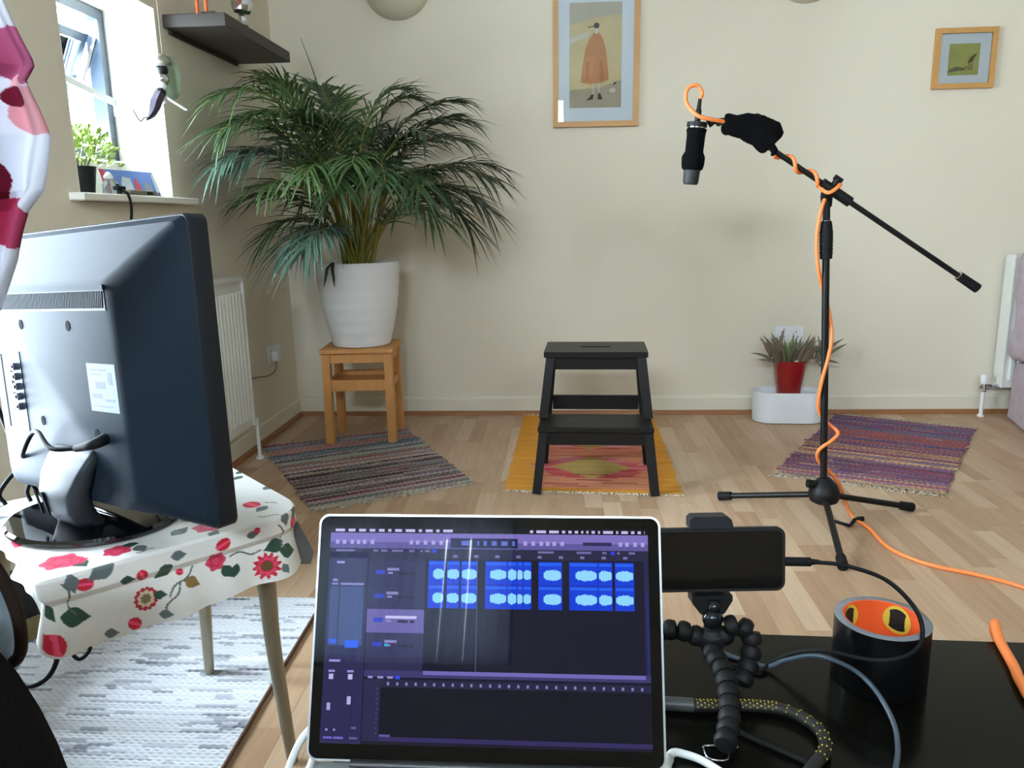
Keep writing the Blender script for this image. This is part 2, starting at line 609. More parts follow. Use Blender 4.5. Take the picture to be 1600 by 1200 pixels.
# sash: hinged at the head, bottom swung outwards
sw, sh = (y1 - y0) - 0.11, 0.36
sash_rot = RY(math.radians(24))
sz = z1 - 0.085
def sp(yy, h):
    p = sash_rot @ Vector((0, 0, -h))
    return Vector((FX - 0.02, yy, sz)) + p
ya, yb = y0 + 0.055, y1 - 0.055
b = BM()
bar(b, sp(ya, 0.02), sp(yb, 0.02), 0.03, 0.03, sash_rot @ Vector((1, 0, 0)))
bar(b, sp(ya, sh), sp(yb, sh), 0.03, 0.03, sash_rot @ Vector((1, 0, 0)))
sash = obj('sash', b, frame_m, win, 0)
for yy in (ya + 0.015, yb - 0.015):
    q = BM(); bar(q, sp(yy, 0.035), sp(yy, sh - 0.015), 0.03, 0.03, (0, 1, 0))
    obj('stile', q, frame_m, sash, 0)
q = BM(); hexa(q, [sp(ya + 0.04, 0.04) + Vector((0.003, 0, 0)), sp(yb - 0.04, 0.04) + Vector((0.003, 0, 0)), sp(yb - 0.04, sh - 0.02) + Vector((0.003, 0, 0)), sp(ya + 0.04, sh - 0.02) + Vector((0.003, 0, 0)),
                   sp(ya + 0.04, 0.04) - Vector((0.003, 0, 0)), sp(yb - 0.04, 0.04) - Vector((0.003, 0, 0)), sp(yb - 0.04, sh - 0.02) - Vector((0.003, 0, 0)), sp(ya + 0.04, sh - 0.02) - Vector((0.003, 0, 0))])
obj('pane', q, pane_m, sash, 0)
for a, c in (((FX + 0.01, yb + 0.005, sz - 0.02), (FX - 0.05, yb + 0.005, sz - 0.17)), ((FX - 0.05, yb + 0.005, sz - 0.17), (FX - 0.12, yb - 0.01, sz - 0.10))):
    q = BM(); bar(q, a, c, 0.012, 0.006, (0, 1, 0)); obj('stay_arm', q, steel_m, win, 0)
# long pale casement stay lying across the opening
q = BM(); bar(q, (FX + 0.03, y0 + 0.03, 1.56), (FX + 0.05, y1 - 0.03, 1.485), 0.022, 0.008, (1, 0, 0))
tube(q, [(FX + 0.05, y1 - 0.035, 1.487), (FX + 0.05, y1 - 0.035, 1.44)], 0.007)
obj('casement_stay', q, whitepl_m, win, 0, label='pale stay bar across the opening')

# garden door beside the camera and window behind it (light only reaches the room through these)
d2 = thing('window_2', 'tall two-light window beside the polka-dot curtain', 'window', (-1.67, 1.43, 0.30), kind='structure')
for a, c in (((-1.67, W2[0], W2[2] + 0.04), (-1.67, W2[1], W2[2] + 0.04)), ((-1.67, W2[0], W2[3] - 0.04), (-1.67, W2[1], W2[3] - 0.04))):
    rail(d2, a, c, 0.08, 0.06, frame_m)
for yy in (W2[0] + 0.04, 1.53, W2[1] - 0.04):
    rail(d2, (-1.67, yy, W2[2] + 0.08), (-1.67, yy, W2[3] - 0.08), 0.08, 0.06, frame_m)
for ya_, yb_ in ((W2[0] + 0.08, 1.49), (1.57, W2[1] - 0.08)):
    q = BM(); slab(q, -1.673, -1.667, ya_, yb_, W2[2] + 0.08, W2[3] - 0.08); obj('pane', q, pane_m, d2, 0)
d3 = thing('window_3', 'net-curtained window in the wall facing the television', 'window', (-0.4, YF - 0.2, W3[2]), kind='structure')
for zz in (W3[2] + 0.03, W3[3] - 0.03):
    rail(d3, (W3[0], YF - 0.2, zz), (W3[1], YF - 0.2, zz), 0.06, 0.06, frame_m, up=(0, 1, 0))
for xx in (W3[0] + 0.03, -0.78, W3[1] - 0.03):
    rail(d3, (xx, YF - 0.2, W3[2] + 0.06), (xx, YF - 0.2, W3[3] - 0.06), 0.06, 0.06, frame_m, up=(0, 1, 0))
for xa, xb in ((W3[0] + 0.06, -0.81), (-0.75, W3[1] - 0.06)):
    q = BM(); slab(q, xa, xb, YF - 0.203, YF - 0.197, W3[2] + 0.06, W3[3] - 0.06); obj('pane', q, pane_m, d3, 0)

for nm, Wk, lab in (('window_4', W4, 'high narrow window above the net-curtained window'), ('fill_window', W_FILL, 'added high narrow fill-light window in the wall facing the microphone stand')):
    xm = (Wk[0] + Wk[1]) / 2
    d4 = thing(nm, lab, 'window', (xm, YF - 0.2, Wk[2]), kind='structure')
    for zz in (Wk[2] + 0.02, Wk[3] - 0.02):
        rail(d4, (Wk[0], YF - 0.2, zz), (Wk[1], YF - 0.2, zz), 0.04, 0.05, frame_m, up=(0, 1, 0))
    for xx in (Wk[0] + 0.02, xm, Wk[1] - 0.02):
        rail(d4, (xx, YF - 0.2, Wk[2] + 0.04), (xx, YF - 0.2, Wk[3] - 0.04), 0.04, 0.05, frame_m, up=(0, 1, 0))
    for xa, xb in ((Wk[0] + 0.04, xm - 0.02), (xm + 0.02, Wk[1] - 0.04)):
        q = BM(); slab(q, xa, xb, YF - 0.203, YF - 0.197, Wk[2] + 0.04, Wk[3] - 0.04); obj('pane', q, pane_m, d4, 0)
# net curtain panels over the rear window, with narrow gaps between them
net_m = bpy.data.materials.new('white_net'); net_m.use_nodes = True
_nt = net_m.node_tree; _nt.nodes.remove(_nt.nodes['Principled BSDF'])
_d = _nt.nodes.new('ShaderNodeBsdfDiffuse'); _t = _nt.nodes.new('ShaderNodeBsdfTranslucent'); _x = _nt.nodes.new('ShaderNodeMixShader')
_d.inputs[0].default_value = (0.8, 0.82, 0.85, 1); _t.inputs[0].default_value = (0.22, 0.25, 0.3, 1); _x.inputs[0].default_value = 0.3
_nt.links.new(_d.outputs[0], _x.inputs[1]); _nt.links.new(_t.outputs[0], _x.inputs[2]); _nt.links.new(_x.outputs[0], _nt.nodes['Material Output'].inputs[0])
nc = thing('net_curtain', 'white net curtain in three panels over the window facing the television', 'curtain', (-0.77, YF - 0.06, W3[2]))
for xa, xb, ta, tb_ in ((W3[0] - 0.02, -0.570, 0, -0.0022), (-0.570, -0.460, 0.0022, -0.0024), (-0.460, W3[1] - 0.02, 0.0024, 0)):
    q = BM(); n_ = max(8, int((xb - xa) / 0.01)); pv = None
    for k in range(n_ + 1):
        f_ = k / n_; cu = []
        for zz, w_ in ((W3[2] + 0.01, 0.05), (W3[2] + 0.25, 0.22), (W3[2] + 0.45, 0.5), (W3[2] + 0.52, 1.0), (W3[3] - 0.02, 1.0)):
            xx = (xa + ta * w_) * (1 - f_) + (xb + tb_ * w_) * f_
            cu.append(q.verts.new((xx, YF - 0.06 + 0.006 * math.sin(xx * 120), zz)))
        if pv:
            for m_ in range(4):
                q.faces.new((pv[m_], cu[m_], cu[m_ + 1], pv[m_ + 1]))
        pv = cu
    obj('panel', q, net_m, nc, 180, normals=False)
q = BM(); tube(q, [(W3[0] + 0.002, YF - 0.06, W3[3] - 0.015), (W3[1] - 0.002, YF - 0.06, W3[3] - 0.015)], 0.006, 10); obj('rail', q, whitepl_m, nc, 60)

# ================================================================== BLACK TABLE
tb = thing('coffee_table', 'black glossy coffee table under the laptop and tape roll', 'table', (0.35, 0.55, 0))
gloss_m = M('black_brown_lacquer', (9, 9, 6), 0.18, var=0.15, scale=40, spec=0.17)
TZ = 0.49
b = BM(); hexa(b, [(-0.255, 0.2, TZ - 0.05), (1.02, 0.17, TZ - 0.05), (1.06, 0.95, TZ - 0.05), (-0.235, 0.995, TZ - 0.05),
                   (-0.255, 0.2, TZ), (1.02, 0.17, TZ), (1.06, 0.95, TZ), (-0.235, 0.995, TZ)])
bmesh.ops.bevel(b, geom=list(b.edges), offset=0.002, segments=2, affect='EDGES')
obj('tabletop', b, gloss_m, tb, 30)
for xx, yy in ((-0.215, 0.235), (0.985, 0.21), (1.02, 0.915), (-0.2, 0.955)):
    q = BM(); box(q, (xx, yy, (TZ - 0.05) / 2), (0.05, 0.05, TZ - 0.05), bevel=0.002)
    obj('leg', q, gloss_m, tb, 0)

# ================================================================== STEP STOOL
def step_stool():
    st = thing('step_stool', 'black wooden two-step stool on the orange rug', 'step stool', (0.124, 3.08, 0))
    R = RZ(math.radians(-2.4)); O = Vector((0.124, 2.86, 0))
    P = lambda x, y, z: O + (R @ Vector((x, y, z)))
    Rm = R.to_3x3()
    RG = 0.0055
    ZT = 0.528
    q = BM(); box(q, P(0, 0.125, 0.252), (0.44, 0.215, 0.022), Rm, bevel=0.004); obj('lower_step', q, ebony_m, st)
    q = BM()
    for cx, cy, sx, sy in ((0, 0.225, 0.405, 0.12), (0, 0.37, 0.405, 0.12), (-0.131, 0.2975, 0.143, 0.025), (0.131, 0.2975, 0.143, 0.025)):
        box(q, P(cx, cy, ZT - 0.011), (sx, sy, 0.022), Rm)
    bmesh.ops.remove_doubles(q, verts=q.verts, dist=0.0004)
    obj('upper_step', q, ebony_m, st, 0)
    for s in (-1, 1):
        q = BM(); bar(q, P(s * 0.226, 0.015, 0.0), P(s * 0.200, 0.05, 0.24), 0.034, 0.04, (0, 1, 0)); obj('front_leg', q, ebony_m, st, 0)
        q = BM(); bar(q, P(s * 0.207, 0.165, 0.264), P(s * 0.178, 0.195, ZT - 0.022), 0.034, 0.04, (0, 1, 0)); obj('upper_post', q, ebony_m, st, 0)
        q = BM(); bar(q, P(s * 0.222, 0.395, RG), P(s * 0.178, 0.40, ZT - 0.022), 0.034, 0.04, (0, 1, 0)); obj('rear_leg', q, ebony_m, st, 0)
        q = BM(); bar(q, P(s * 0.206, 0.07, 0.215), P(s * 0.206, 0.378, 0.215), 0.018, 0.045, (0, 0, 1)); obj('side_rail', q, ebony_m, st, 0)
        q = BM(); bar(q, P(s * 0.181, 0.215, ZT - 0.046), P(s * 0.181, 0.38, ZT - 0.046), 0.018, 0.045, (0, 0, 1)); obj('side_rail', q, ebony_m, st, 0)
    for y_, z_, w_, h_ in ((0.047, 0.214, 0.372, 0.05), (0.195, ZT - 0.048, 0.324, 0.05), (0.40, ZT - 0.048, 0.326, 0.05), (0.395, 0.275, 0.36, 0.06)):
        q = BM(); box(q, P(0, y_, z_), (w_, 0.018, h_), Rm); obj('cross_rail', q, ebony_m, st, 0)
    return st
step_stool()

# ================================================================== PINE STOOL + PALM
ps = thing('pine_stool', 'small pine stool with a shelf, under the white palm pot', 'stool', (-0.965, 3.70, 0))
R = RZ(math.radians(4)); O = Vector((-0.968, 3.70, 0))
P = lambda x, y, z: O + (R @ Vector((x, y, z)))
Rm = R.to_3x3()
for k in range(4):
    q = BM(); box(q, P(0, -0.1185 + k * 0.079, 0.452), (0.345, 0.0775, 0.022), Rm, bevel=0.003); obj('seat_board', q, pine_m, ps, 30)
for sx in (-1, 1):
    for sy in (-1, 1):
        zf = 0.0085 if sy < 0 else 0.0
        q = BM(); bar(q, P(sx * 0.148, sy * 0.131, zf), P(sx * 0.145, sy * 0.127, 0.441), 0.038, 0.036, (0, 1, 0)); obj('leg', q, pine_m, ps, 0)
    q = BM(); box(q, P(sx * 0.146, 0, 0.418), (0.02, 0.222, 0.045), Rm); obj('apron', q, pine_m, ps, 0)
    q = BM(); box(q, P(sx * 0.146, 0, 0.285), (0.02, 0.222, 0.036), Rm); obj('side_rail', q, pine_m, ps, 0)
for sy in (-1, 1):
    q = BM(); box(q, P(0, sy * 0.128, 0.418), (0.256, 0.02, 0.045), Rm); obj('apron', q, pine_m, ps, 0)
    q = BM(); box(q, P(0, sy * 0.128, 0.287), (0.256, 0.02, 0.052), Rm); obj('shelf_rail', q, pine_m, ps, 0)
q = BM(); box(q, P(0, 0, 0.283), (0.268, 0.235, 0.014), Rm); obj('shelf', q, pine_m, ps, 0)

# palm pot (ribbed taper)
PX, PY, PZ = -0.965, 3.70, 0.464
palm = thing('potted_palm', 'large bushy palm in a white ribbed pot on the pine stool', 'plant', (PX, PY, PZ))
prof = [(0.0, 0), (0.128, 0), (0.137, 0.004)]
N_ = 34
for i in range(N_ + 1):
    t = i / N_
    r = 0.137 + 0.058 * (1 - (1 - t) ** 1.9)
    prof.append((r + 0.0012 * math.sin(t * 44), 0.006 + t * 0.384))
prof += [(0.196, 0.394), (0.187, 0.394), (0.184, 0.375), (0.182, 0.345), (0.0, 0.345)]
q = BM(); lathe(q, prof, T(PX, PY, PZ), 64, cap=False)
obj('pot', q, M('white_ribbed_glaze', (232, 230, 228), 0.42, var=0.03, scale=30), palm, 60)
q = BM(); lathe(q, [(0.0, 0.372), (0.06, 0.372), (0.13, 0.368), (0.181, 0.362)], T(PX, PY, PZ), 40, cap=False)
obj('soil', q, M('dark_soil', (48, 36, 26), 0.95, var=0.4, scale=60, bump=0.6, bscale=90), palm, 180)

leaf_mats = [M('palm_leaf_dark', (40, 57, 35), 0.45, var=0.3, scale=6), M('palm_leaf_mid', (50, 74, 41), 0.42, var=0.3, scale=6),
             M('palm_leaf_light', (72, 98, 52), 0.42, var=0.25, scale=6), M('palm_leaf_blue', (78, 104, 88), 0.3, var=0.25, scale=6)]
stem_m = M('palm_stem', (128, 122, 48), 0.5, var=0.35, scale=20, stretch=(1, 1, 3))
FRONDS = [(-1.12, 3.3, 1.74, -1.31, 2.95, 1.47), (-1.08, 3.3, 1.68, -1.3, 3.05, 1.37), (-1.22, 3.3, 1.53, -1.37, 3.0, 1.2), (-1.15, 3.35, 1.51, -1.31, 3.1, 1.23), (-1.11, 3.5, 1.68, -1.25, 3.3, 1.63),
 (-1.14, 3.2, 1.63, -1.29, 2.9, 1.33), (-1.14, 3.45, 1.57, -1.13, 3.3, 1.62), (-1.09, 3.75, 1.7, -1.15, 3.9, 1.68), (-1.03, 3.8, 1.7, -1.1, 3.95, 1.64), (-0.95, 3.85, 1.71, -0.71, 3.95, 1.66),
 (-0.84, 3.8, 1.73, -0.6, 3.7, 1.55), (-0.77, 3.7, 1.62, -0.39, 3.75, 1.57), (-0.73, 3.6, 1.57, -0.34, 3.55, 1.45), (-0.66, 3.6, 1.54, -0.35, 3.5, 1.34), (-0.6, 3.55, 1.42, -0.22, 3.4, 1.17),
 (-0.53, 3.6, 1.35, -0.28, 3.45, 1.04), (-0.51, 3.65, 1.29, -0.39, 3.55, 0.96), (-0.57, 3.5, 1.3, -0.45, 3.4, 1.11), (-0.53, 3.8, 1.42, -0.26, 3.85, 1.26), (-1.14, 3.4, 1.25, -1.36, 3.25, 1.12),
 (-1.13, 3.4, 1.17, -1.28, 3.3, 0.95), (-1.07, 3.35, 1.14, -1.18, 3.25, 0.88), (-1.0, 3.3, 1.11, -1.05, 3.15, 0.9), (-1.11, 3.3, 1.3, -1.2, 3.1, 1.16), (-0.89, 3.35, 1.42, -0.87, 3.05, 1.11),
 (-0.73, 3.35, 1.45, -0.67, 3.05, 1.13), (-0.98, 3.3, 1.42, -0.98, 3.0, 1.18), (-0.62, 3.35, 1.39, -0.54, 3.1, 1.1), (-0.78, 3.3, 1.32, -0.72, 3.05, 1.03), (-0.86, 3.4, 1.45, -0.81, 3.1, 1.23),
 (-0.79, 3.9, 1.36, -0.6, 4.03, 1.25), (-1.16, 3.9, 1.46, -1.34, 4.02, 1.39), (-0.94, 3.9, 1.57, -0.92, 4.03, 1.47), (-0.86, 3.2, 1.28, -0.92, 3.0, 1.04), (-0.66, 3.25, 1.26, -0.57, 3.05, 1.04),
 (-0.95, 3.4, 1.56, -1.0, 3.1, 1.45), (-0.71, 3.4, 1.5, -0.49, 3.15, 1.36), (-0.66, 3.7, 1.51, -0.46, 3.75, 1.51), (-1.16, 3.6, 1.4, -1.28, 3.5, 1.45), (-0.76, 3.3, 1.21, -0.79, 3.1, 1.06),
 (-0.93, 3.25, 1.24, -0.98, 3.05, 1.09), (-0.63, 3.35, 1.19, -0.48, 3.2, 1.03)]
rf = random.Random(11)
def clampw(p):
    p.x = max(p.x, XL + 0.02)
    p.y = min(p.y, YB - 0.03)
    return p
for i, (cx, cy, cz, tx, ty, tz) in enumerate(FRONDS):
    if i in (28, 33, 34, 39, 40):
        continue
    a0 = rf.uniform(0, 2 * PI); r0 = rf.uniform(0.01, 0.09)
    dirx, diry = cx - PX, cy - PY
    p0 = Vector((PX + 0.45 * r0 * math.cos(a0) + 0.06 * dirx, PY + 0.45 * r0 * math.sin(a0) + 0.06 * diry, PZ + 0.35))
    p1 = Vector((cx, cy, cz)); p2 = Vector((tx, ty, tz))
    pm = p0.lerp(p1, 0.5) + Vector((0, 0, 0.05)) - Vector((dirx, diry, 0)) * 0.22
    bez = lambda t: (p0 * (1 - t) ** 3 + pm * 3 * t * (1 - t) ** 2 + p1 * 3 * t * t * (1 - t) + p2 * t ** 3)
    N_ = 26
    pts = [bez(k / N_ * 0.93) for k in range(N_ + 1)]
    q = BM()
    # leaflets
    start = 0.42 if cz > 1.25 else 0.36
    nl = 26
    for k in range(nl):
        t = start + (0.93 - start) * k / (nl - 1)
        base = bez(t); tg = (bez(min(t + 0.02, 1)) - bez(t - 0.02)).normalized()
        side0 = tg.cross(Vector((0, 0, 1)))
        if side0.length < 0.15:
            side0 = Vector((math.cos(a0), math.sin(a0), 0)).cross(tg)
        side0.normalize()
        upn = side0.cross(tg).normalized()
        u_ = k / (nl - 1)
        ln = (0.12 + 0.13 * math.sin(PI * (0.18 + 0.72 * u_))) * rf.uniform(0.85, 1.12)
        if k == nl - 1:
            ln *= 0.8
        for s in (-1, 1):
            fa = 0.85 - 0.45 * u_ + rf.uniform(-0.12, 0.12)      # angle away from the rachis
            d = (tg * math.cos(fa) + side0 * s * math.sin(fa) + upn * rf.uniform(0.0, 0.3)).normalized()
            wv = d.cross(upn)
            if wv.length < 0.05:
                continue
            wv.normalize()
            w_ = rf.uniform(0.0045, 0.007)
            droop = rf.uniform(0.25, 0.7) * ln
            prev = None
            for sgi, (sl, ww) in enumerate(((0, 0.45), (0.3, 1.0), (0.65, 0.75), (1.0, 0.05))):
                c = base + d * ln * sl - Vector((0, 0, droop * sl * sl))
                a1 = clampw(c - wv * w_ * ww); a2 = clampw(c + wv * w_ * ww)
                mid = clampw(c - upn * w_ * 0.5 * ww)
                cur = [q.verts.new(a1), q.verts.new(mid), q.verts.new(a2)]
                if prev:
                    q.faces.new((prev[0], prev[1], cur[1], cur[0]))
                    q.faces.new((prev[1], prev[2], cur[2], cur[1]))
                prev = cur
    if i in (2, 3, 21, 22, 33):
        lm = leaf_mats[3]
    elif 13 <= i <= 18:
        lm = leaf_mats[0]
    else:
        lm = leaf_mats[rf.choice((0, 1, 1, 2))]
    fo = obj('frond', q, lm, palm, 0, normals=False)
    q = BM(); tube(q, pts, [0.0075, 0.005, 0.0035, 0.0015], 6)
    obj('stalk', q, stem_m, fo, 180)
# extra bare canes in the clump and the unopened spear
for i in range(16):
    a = rf.uniform(0, 2 * PI); r0 = rf.uniform(0.0, 0.085)
    p0 = Vector((PX + r0 * math.cos(a), PY + r0 * math.sin(a), PZ + 0.35))
    p1 = p0 + Vector((math.cos(a) * rf.uniform(0.02, 0.14), math.sin(a) * rf.uniform(0.02, 0.14), rf.uniform(0.3, 0.55)))
    q = BM(); tube(q, [p0, p0.lerp(p1, 0.5) + Vector((0, 0, 0.03)), p1], [0.010, 0.007, 0.004], 7, 4); obj('cane', q, stem_m, palm, 180)
q = BM(); tube(q, [(-0.99, 3.72, 0.83), (-1.06, 3.78, 1.35), (-1.128, 3.8, 1.664), (-1.21, 3.85, 1.887)], [0.006, 0.004, 0.003, 0.0012], 6, 6)
obj('spear', q, leaf_mats[1], palm, 180)
# leaf bent over the rim
q = BM()
for dx in (-0.012, 0.012):
    pr = [(-1.03 + dx * 0.2, 3.52, 0.865, 0.006), (-1.04 + dx, 3.495, 0.84, 0.008), (-1.045 + dx * 1.6, 3.50, 0.79, 0.006), (-1.05 + dx * 2, 3.503, 0.755, 0.0008)]
    prev = None
    for x_, y_, z_, w_ in pr:
        cur = [q.verts.new((x_ - w_, y_, z_)), q.verts.new((x_ + w_, y_, z_))]
        if prev:
            q.faces.new((prev[0], prev[1], cur[1], cur[0]))
        prev = cur
obj('leaf', q, leaf_mats[0], palm, 0, normals=False)

# ================================================================== RUGS
def rug(name, p00, p10, p11, p01, rows, nal, colfun, hgt, label, cat, fringe=None, edge_jit=0.008, seed=1, rough=0.95, zb=0.0006):
    """p00->p10 is the first weft row, p01->p11 the last"""
    r_ = np.random.RandomState(seed)
    prof = [(0.0, 0.25), (0.22, 0.9), (0.5, 1.0), (0.78, 0.9), (1.0, 0.25)]
    P00, P10, P11, P01 = [np.array(p, float) for p in (p00, p10, p11, p01)]
    co, cl = [], []
    s = np.linspace(0, 1, nal)
    wl = np.linalg.norm(P10 - P00)
    hmul = 1 + 0.35 * r_.rand(rows)
    waves = r_.rand(6) * 6.28
    for r in range(rows):
        e0, e1 = r_.randn(2) * edge_jit / wl
        ss = e0 + s * (1 - e0 + e1)
        c = colfun(r, s, r_)
        for (f, h) in prof:
            t = (r + f) / rows
            wob = 0.12 * np.sin(ss * 9 + waves[r % 6]) / rows
            tt = np.clip(t + wob, 0, 1)
            A = P00[None] * (1 - ss[:, None]) + P10[None] * ss[:, None]
            B = P01[None] * (1 - ss[:, None]) + P11[None] * ss[:, None]
            xy = A * (1 - tt[:, None]) + B * tt[:, None]
            z = zb + hgt * h * hmul[r] / 1.35 * (0.8 + 0.2 * np.sin(ss * wl * 330 + r * 2.1))
            co.append(np.column_stack([xy, z]))
            cl.append(c * (0.82 if f in (0.0, 1.0) else 1.0))
    nu = rows * len(prof)
    o = grid_mesh(name, np.concatenate(co), np.concatenate(cl), nu, nal, MA('woven_cotton', rough), None, smooth=180, label=label, cat=cat)
    if fringe:
        ends, fcol, flen, count = fringe
        q = BM()
        rr = random.Random(seed)
        for e in ends:
            A, B = (P00, P10) if e == 0 else (P01, P11)
            out = (P00 - P01) if e == 0 else (P01 - P00)
            out = out / np.linalg.norm(out)
            for k in range(count):
                t = (k + rr.random()) / count
                st = A + (B - A) * t
                sd = np.array([-out[1], out[0]]) * rr.uniform(-0.6, 0.6)
                l_ = flen * rr.uniform(0.5, 1.3)
                en = st + (out + sd) * l_
                md = (st + en) / 2 + np.array([-out[1], out[0]]) * rr.uniform(-0.008, 0.008)
                tube(q, [(*st, 0.004), (*md, 0.004), (*en, 0.0022)], 0.0019, 4)
        fo = obj('fringe', q, M(name + '_fringe', fcol, 0.95, var=0.15, scale=50), o, 180, kind='stuff')
    return o

def stripes(palette, seg=5, mix=0.35, run=2.2):
    pal = NL(palette)
    state = {'row': -1, 'c': None, 'left': 0}
    def f(r, s, r_):
        if state['left'] <= 0:
            state['c'] = pal[r_.randint(len(pal))]
            state['left'] = max(1, int(r_.exponential(run)))
        state['left'] -= 1
        c = np.repeat(state['c'][None], len(s), 0)
        # patches of other colour along the strip, as in torn rag weft
        n = r_.randint(0, seg)
        for _ in range(n):
            a = r_.rand(); l = r_.uniform(0.04, 0.25)
            m = (s > a) & (s < a + l)
            c[m] = c[m] * (1 - mix) + pal[r_.randint(len(pal))] * mix
        c = c * (0.85 + 0.3 * r_.rand())
        return c * (1 + 0.18 * np.sin(s * 160 + r_.rand() * 6)[:, None])
    return f

rug('rag_rug', (-1.432, 3.52), (-0.80, 3.835), (-0.36, 3.0), (-0.925, 2.68), 78, 120,
    stripes([(150, 128, 116), (126, 104, 96), (120, 140, 138), (112, 98, 90), (142, 70, 78), (176, 160, 150), (88, 120, 124), (160, 120, 112), (110, 104, 100), (150, 150, 132), (92, 86, 110), (66, 52, 52), (140, 144, 150)], seg=7, mix=0.5, run=1.5),
    0.0085, 'multicoloured grey and red striped rag rug under the pine stool', 'rug', ((1,), (190, 178, 160), 0.022, 90), seed=3, edge_jit=0.0045)
rug('rag_rug', (1.44, 4.10), (1.995, 3.80), (1.43, 2.88), (0.86, 3.13), 90, 120,
    stripes([(112, 74, 90), (94, 62, 90), (128, 64, 70), (86, 74, 106), (150, 112, 88), (104, 90, 114), (140, 80, 78), (172, 142, 108), (78, 60, 80), (124, 94, 126), (94, 94, 112), (68, 50, 68), (132, 86, 100)], seg=8, mix=0.5, run=1.3),
    0.0085, 'purple and maroon striped rag rug beside the microphone stand', 'rug', ((0, 1), (224, 210, 190), 0.04, 90), seed=21, edge_jit=0.0045)

def kilim(r, s, r_):
    t = (r + 0.5) / 110.0
    base = NL([(206, 140, 50)])[0]
    c = np.repeat(base[None], len(s), 0) * (0.88 + 0.22 * r_.rand())
    mid = (s > 0.17 + 0.02 * r_.rand()) & (s < 0.83 + 0.02 * r_.rand())
    pinks = NL([(198, 118, 92), (206, 126, 112), (190, 100, 84), (186, 122, 96), (204, 136, 104), (178, 92, 74)])
    k = pinks[r_.randint(len(pinks))]
    inner = (t > 0.04) & (t < 0.96)
    if inner:
        c[mid] = c[mid] * 0.15 + k * 0.85
        # diamonds of olive in the middle of the field
        for tc, w in ((0.74, 0.13), (0.42, 0.11), (0.12, 0.1)):
            hw = max(0.0, 1 - abs(t - tc) / w) * 0.25
            m = np.abs(s - 0.5) < hw * (0.85 + 0.25 * r_.rand())
            c[m] = NL([(170, 140, 78)])[0] * (0.9 + 0.2 * r_.rand())
            m2 = (np.abs(s - 0.5) > hw) & (np.abs(s - 0.5) < hw + 0.1 + 0.08 * r_.rand()) & (hw > 0.03)
            c[m2] = NL([(196, 100, 100), (186, 72, 70), (208, 128, 136)])[r_.randint(3)]
        if r_.rand() < 0.18:
            a = 0.17 + 0.5 * r_.rand()
            m = (s > a) & (s < a + 0.2)
            c[m] = NL([(150, 62, 50)])[0]
    return c
rug('kilim_rug', (-0.206, 4.105), (0.482, 4.10), (0.455, 2.862), (-0.228, 2.912), 110, 90, kilim, 0.004,
    'orange and pink woven kilim rug under the black step stool', 'rug', ((0, 1), (226, 212, 190), 0.016, 110), edge_jit=0.004, seed=5)

def white_weft(r, s, r_):
    base = NL([(214, 216, 220)])[0] * (0.86 + 0.2 * r_.rand())
    c = np.repeat(base[None], len(s), 0)
    for _ in range(r_.randint(1, 6)):
        a = r_.rand(); l = r_.uniform(0.02, 0.14)
        m = (s > a) & (s < a + l)
        c[m] = c[m] * r_.uniform(0.45, 0.8) * np.array([0.97, 0.97, 1.02])
    return c
wr = rug('white_rug', (-1.40, 2.005), (-0.675, 2.005), (-0.655, 0.75), (-1.40, 0.75), 130, 150, white_weft, 0.0075,
    'white rag rug flecked with grey under the floral table', 'rug', None, edge_jit=0.003, seed=12)
q = BM()
tube(q, [(-0.672, 2.0, 0.005), (-0.668, 1.6, 0.005), (-0.662, 1.2, 0.005), (-0.654, 0.76, 0.005)], 0.0045, 6, 6)
obj('edge_binding', q, M('brown_binding', (96, 66, 46), 0.9), wr, 180, label='thin brown bound edge')

# ================================================================== WALL PICTURES
def paint_bm(mats_cols, polys, mat, depth=0.0):
    """flat printed picture: polys is a list of (material index, polygon) laid one a hair above the other"""
    q = BM()
    for k, (mi, pl) in enumerate(polys):
        z = depth + 0.00018 * k
        vs_ = [q.verts.new((x, y, z)) for x, y in pl]
        f = q.faces.new(vs_)
        f.material_index = mi
        tf(q, vs_, mat)
    return q

def picture(name, label, x0, x1, z0, z1, fw, art, print_rect, rot=0.0):
    cx, cz = (x0 + x1) / 2, (z0 + z1) / 2
    w, h = x1 - x0, z1 - z0
    Y = YB - 0.003
    base = T(cx, Y, cz) @ RY(rot) @ RX(PI / 2)      # local x right, y up, z towards the room
    pic = thing(name, label, 'picture', (cx, Y, z0))
    q = BM(); prism(q, [(-w / 2 + 0.004, -h / 2 + 0.004), (w / 2 - 0.004, -h / 2 + 0.004), (w / 2 - 0.004, h / 2 - 0.004), (-w / 2 + 0.004, h / 2 - 0.004)], 0.0, 0.008, base)
    obj('mount', q, M('white_mount_board', (214, 222, 226), 0.8, var=0.02), pic, 0)
    o_ = [(-w / 2, -h / 2), (w / 2, -h / 2), (w / 2, h / 2), (-w / 2, h / 2)]
    i_ = [(-w / 2 + fw, -h / 2 + fw), (w / 2 - fw, -h / 2 + fw), (w / 2 - fw, h / 2 - fw), (-w / 2 + fw, h / 2 - fw)]
    for k in range(4):
        j = (k + 1) % 4
        q = BM()
        prism(q, [o_[k], o_[j], i_[j], i_[k]], 0.0, 0.022, base)
        obj('frame_rail', q, oak_m, pic, 0)
    q = BM(); prism(q, i_, 0.0135, 0.015, base)
    obj('glass', q, pane_m, pic, 0)
    ms, polys = art
    q = paint_bm(None, polys, base @ T(*print_rect, 0.0088))
    obj('print', q, ms, pic, 0, normals=False)
    return pic

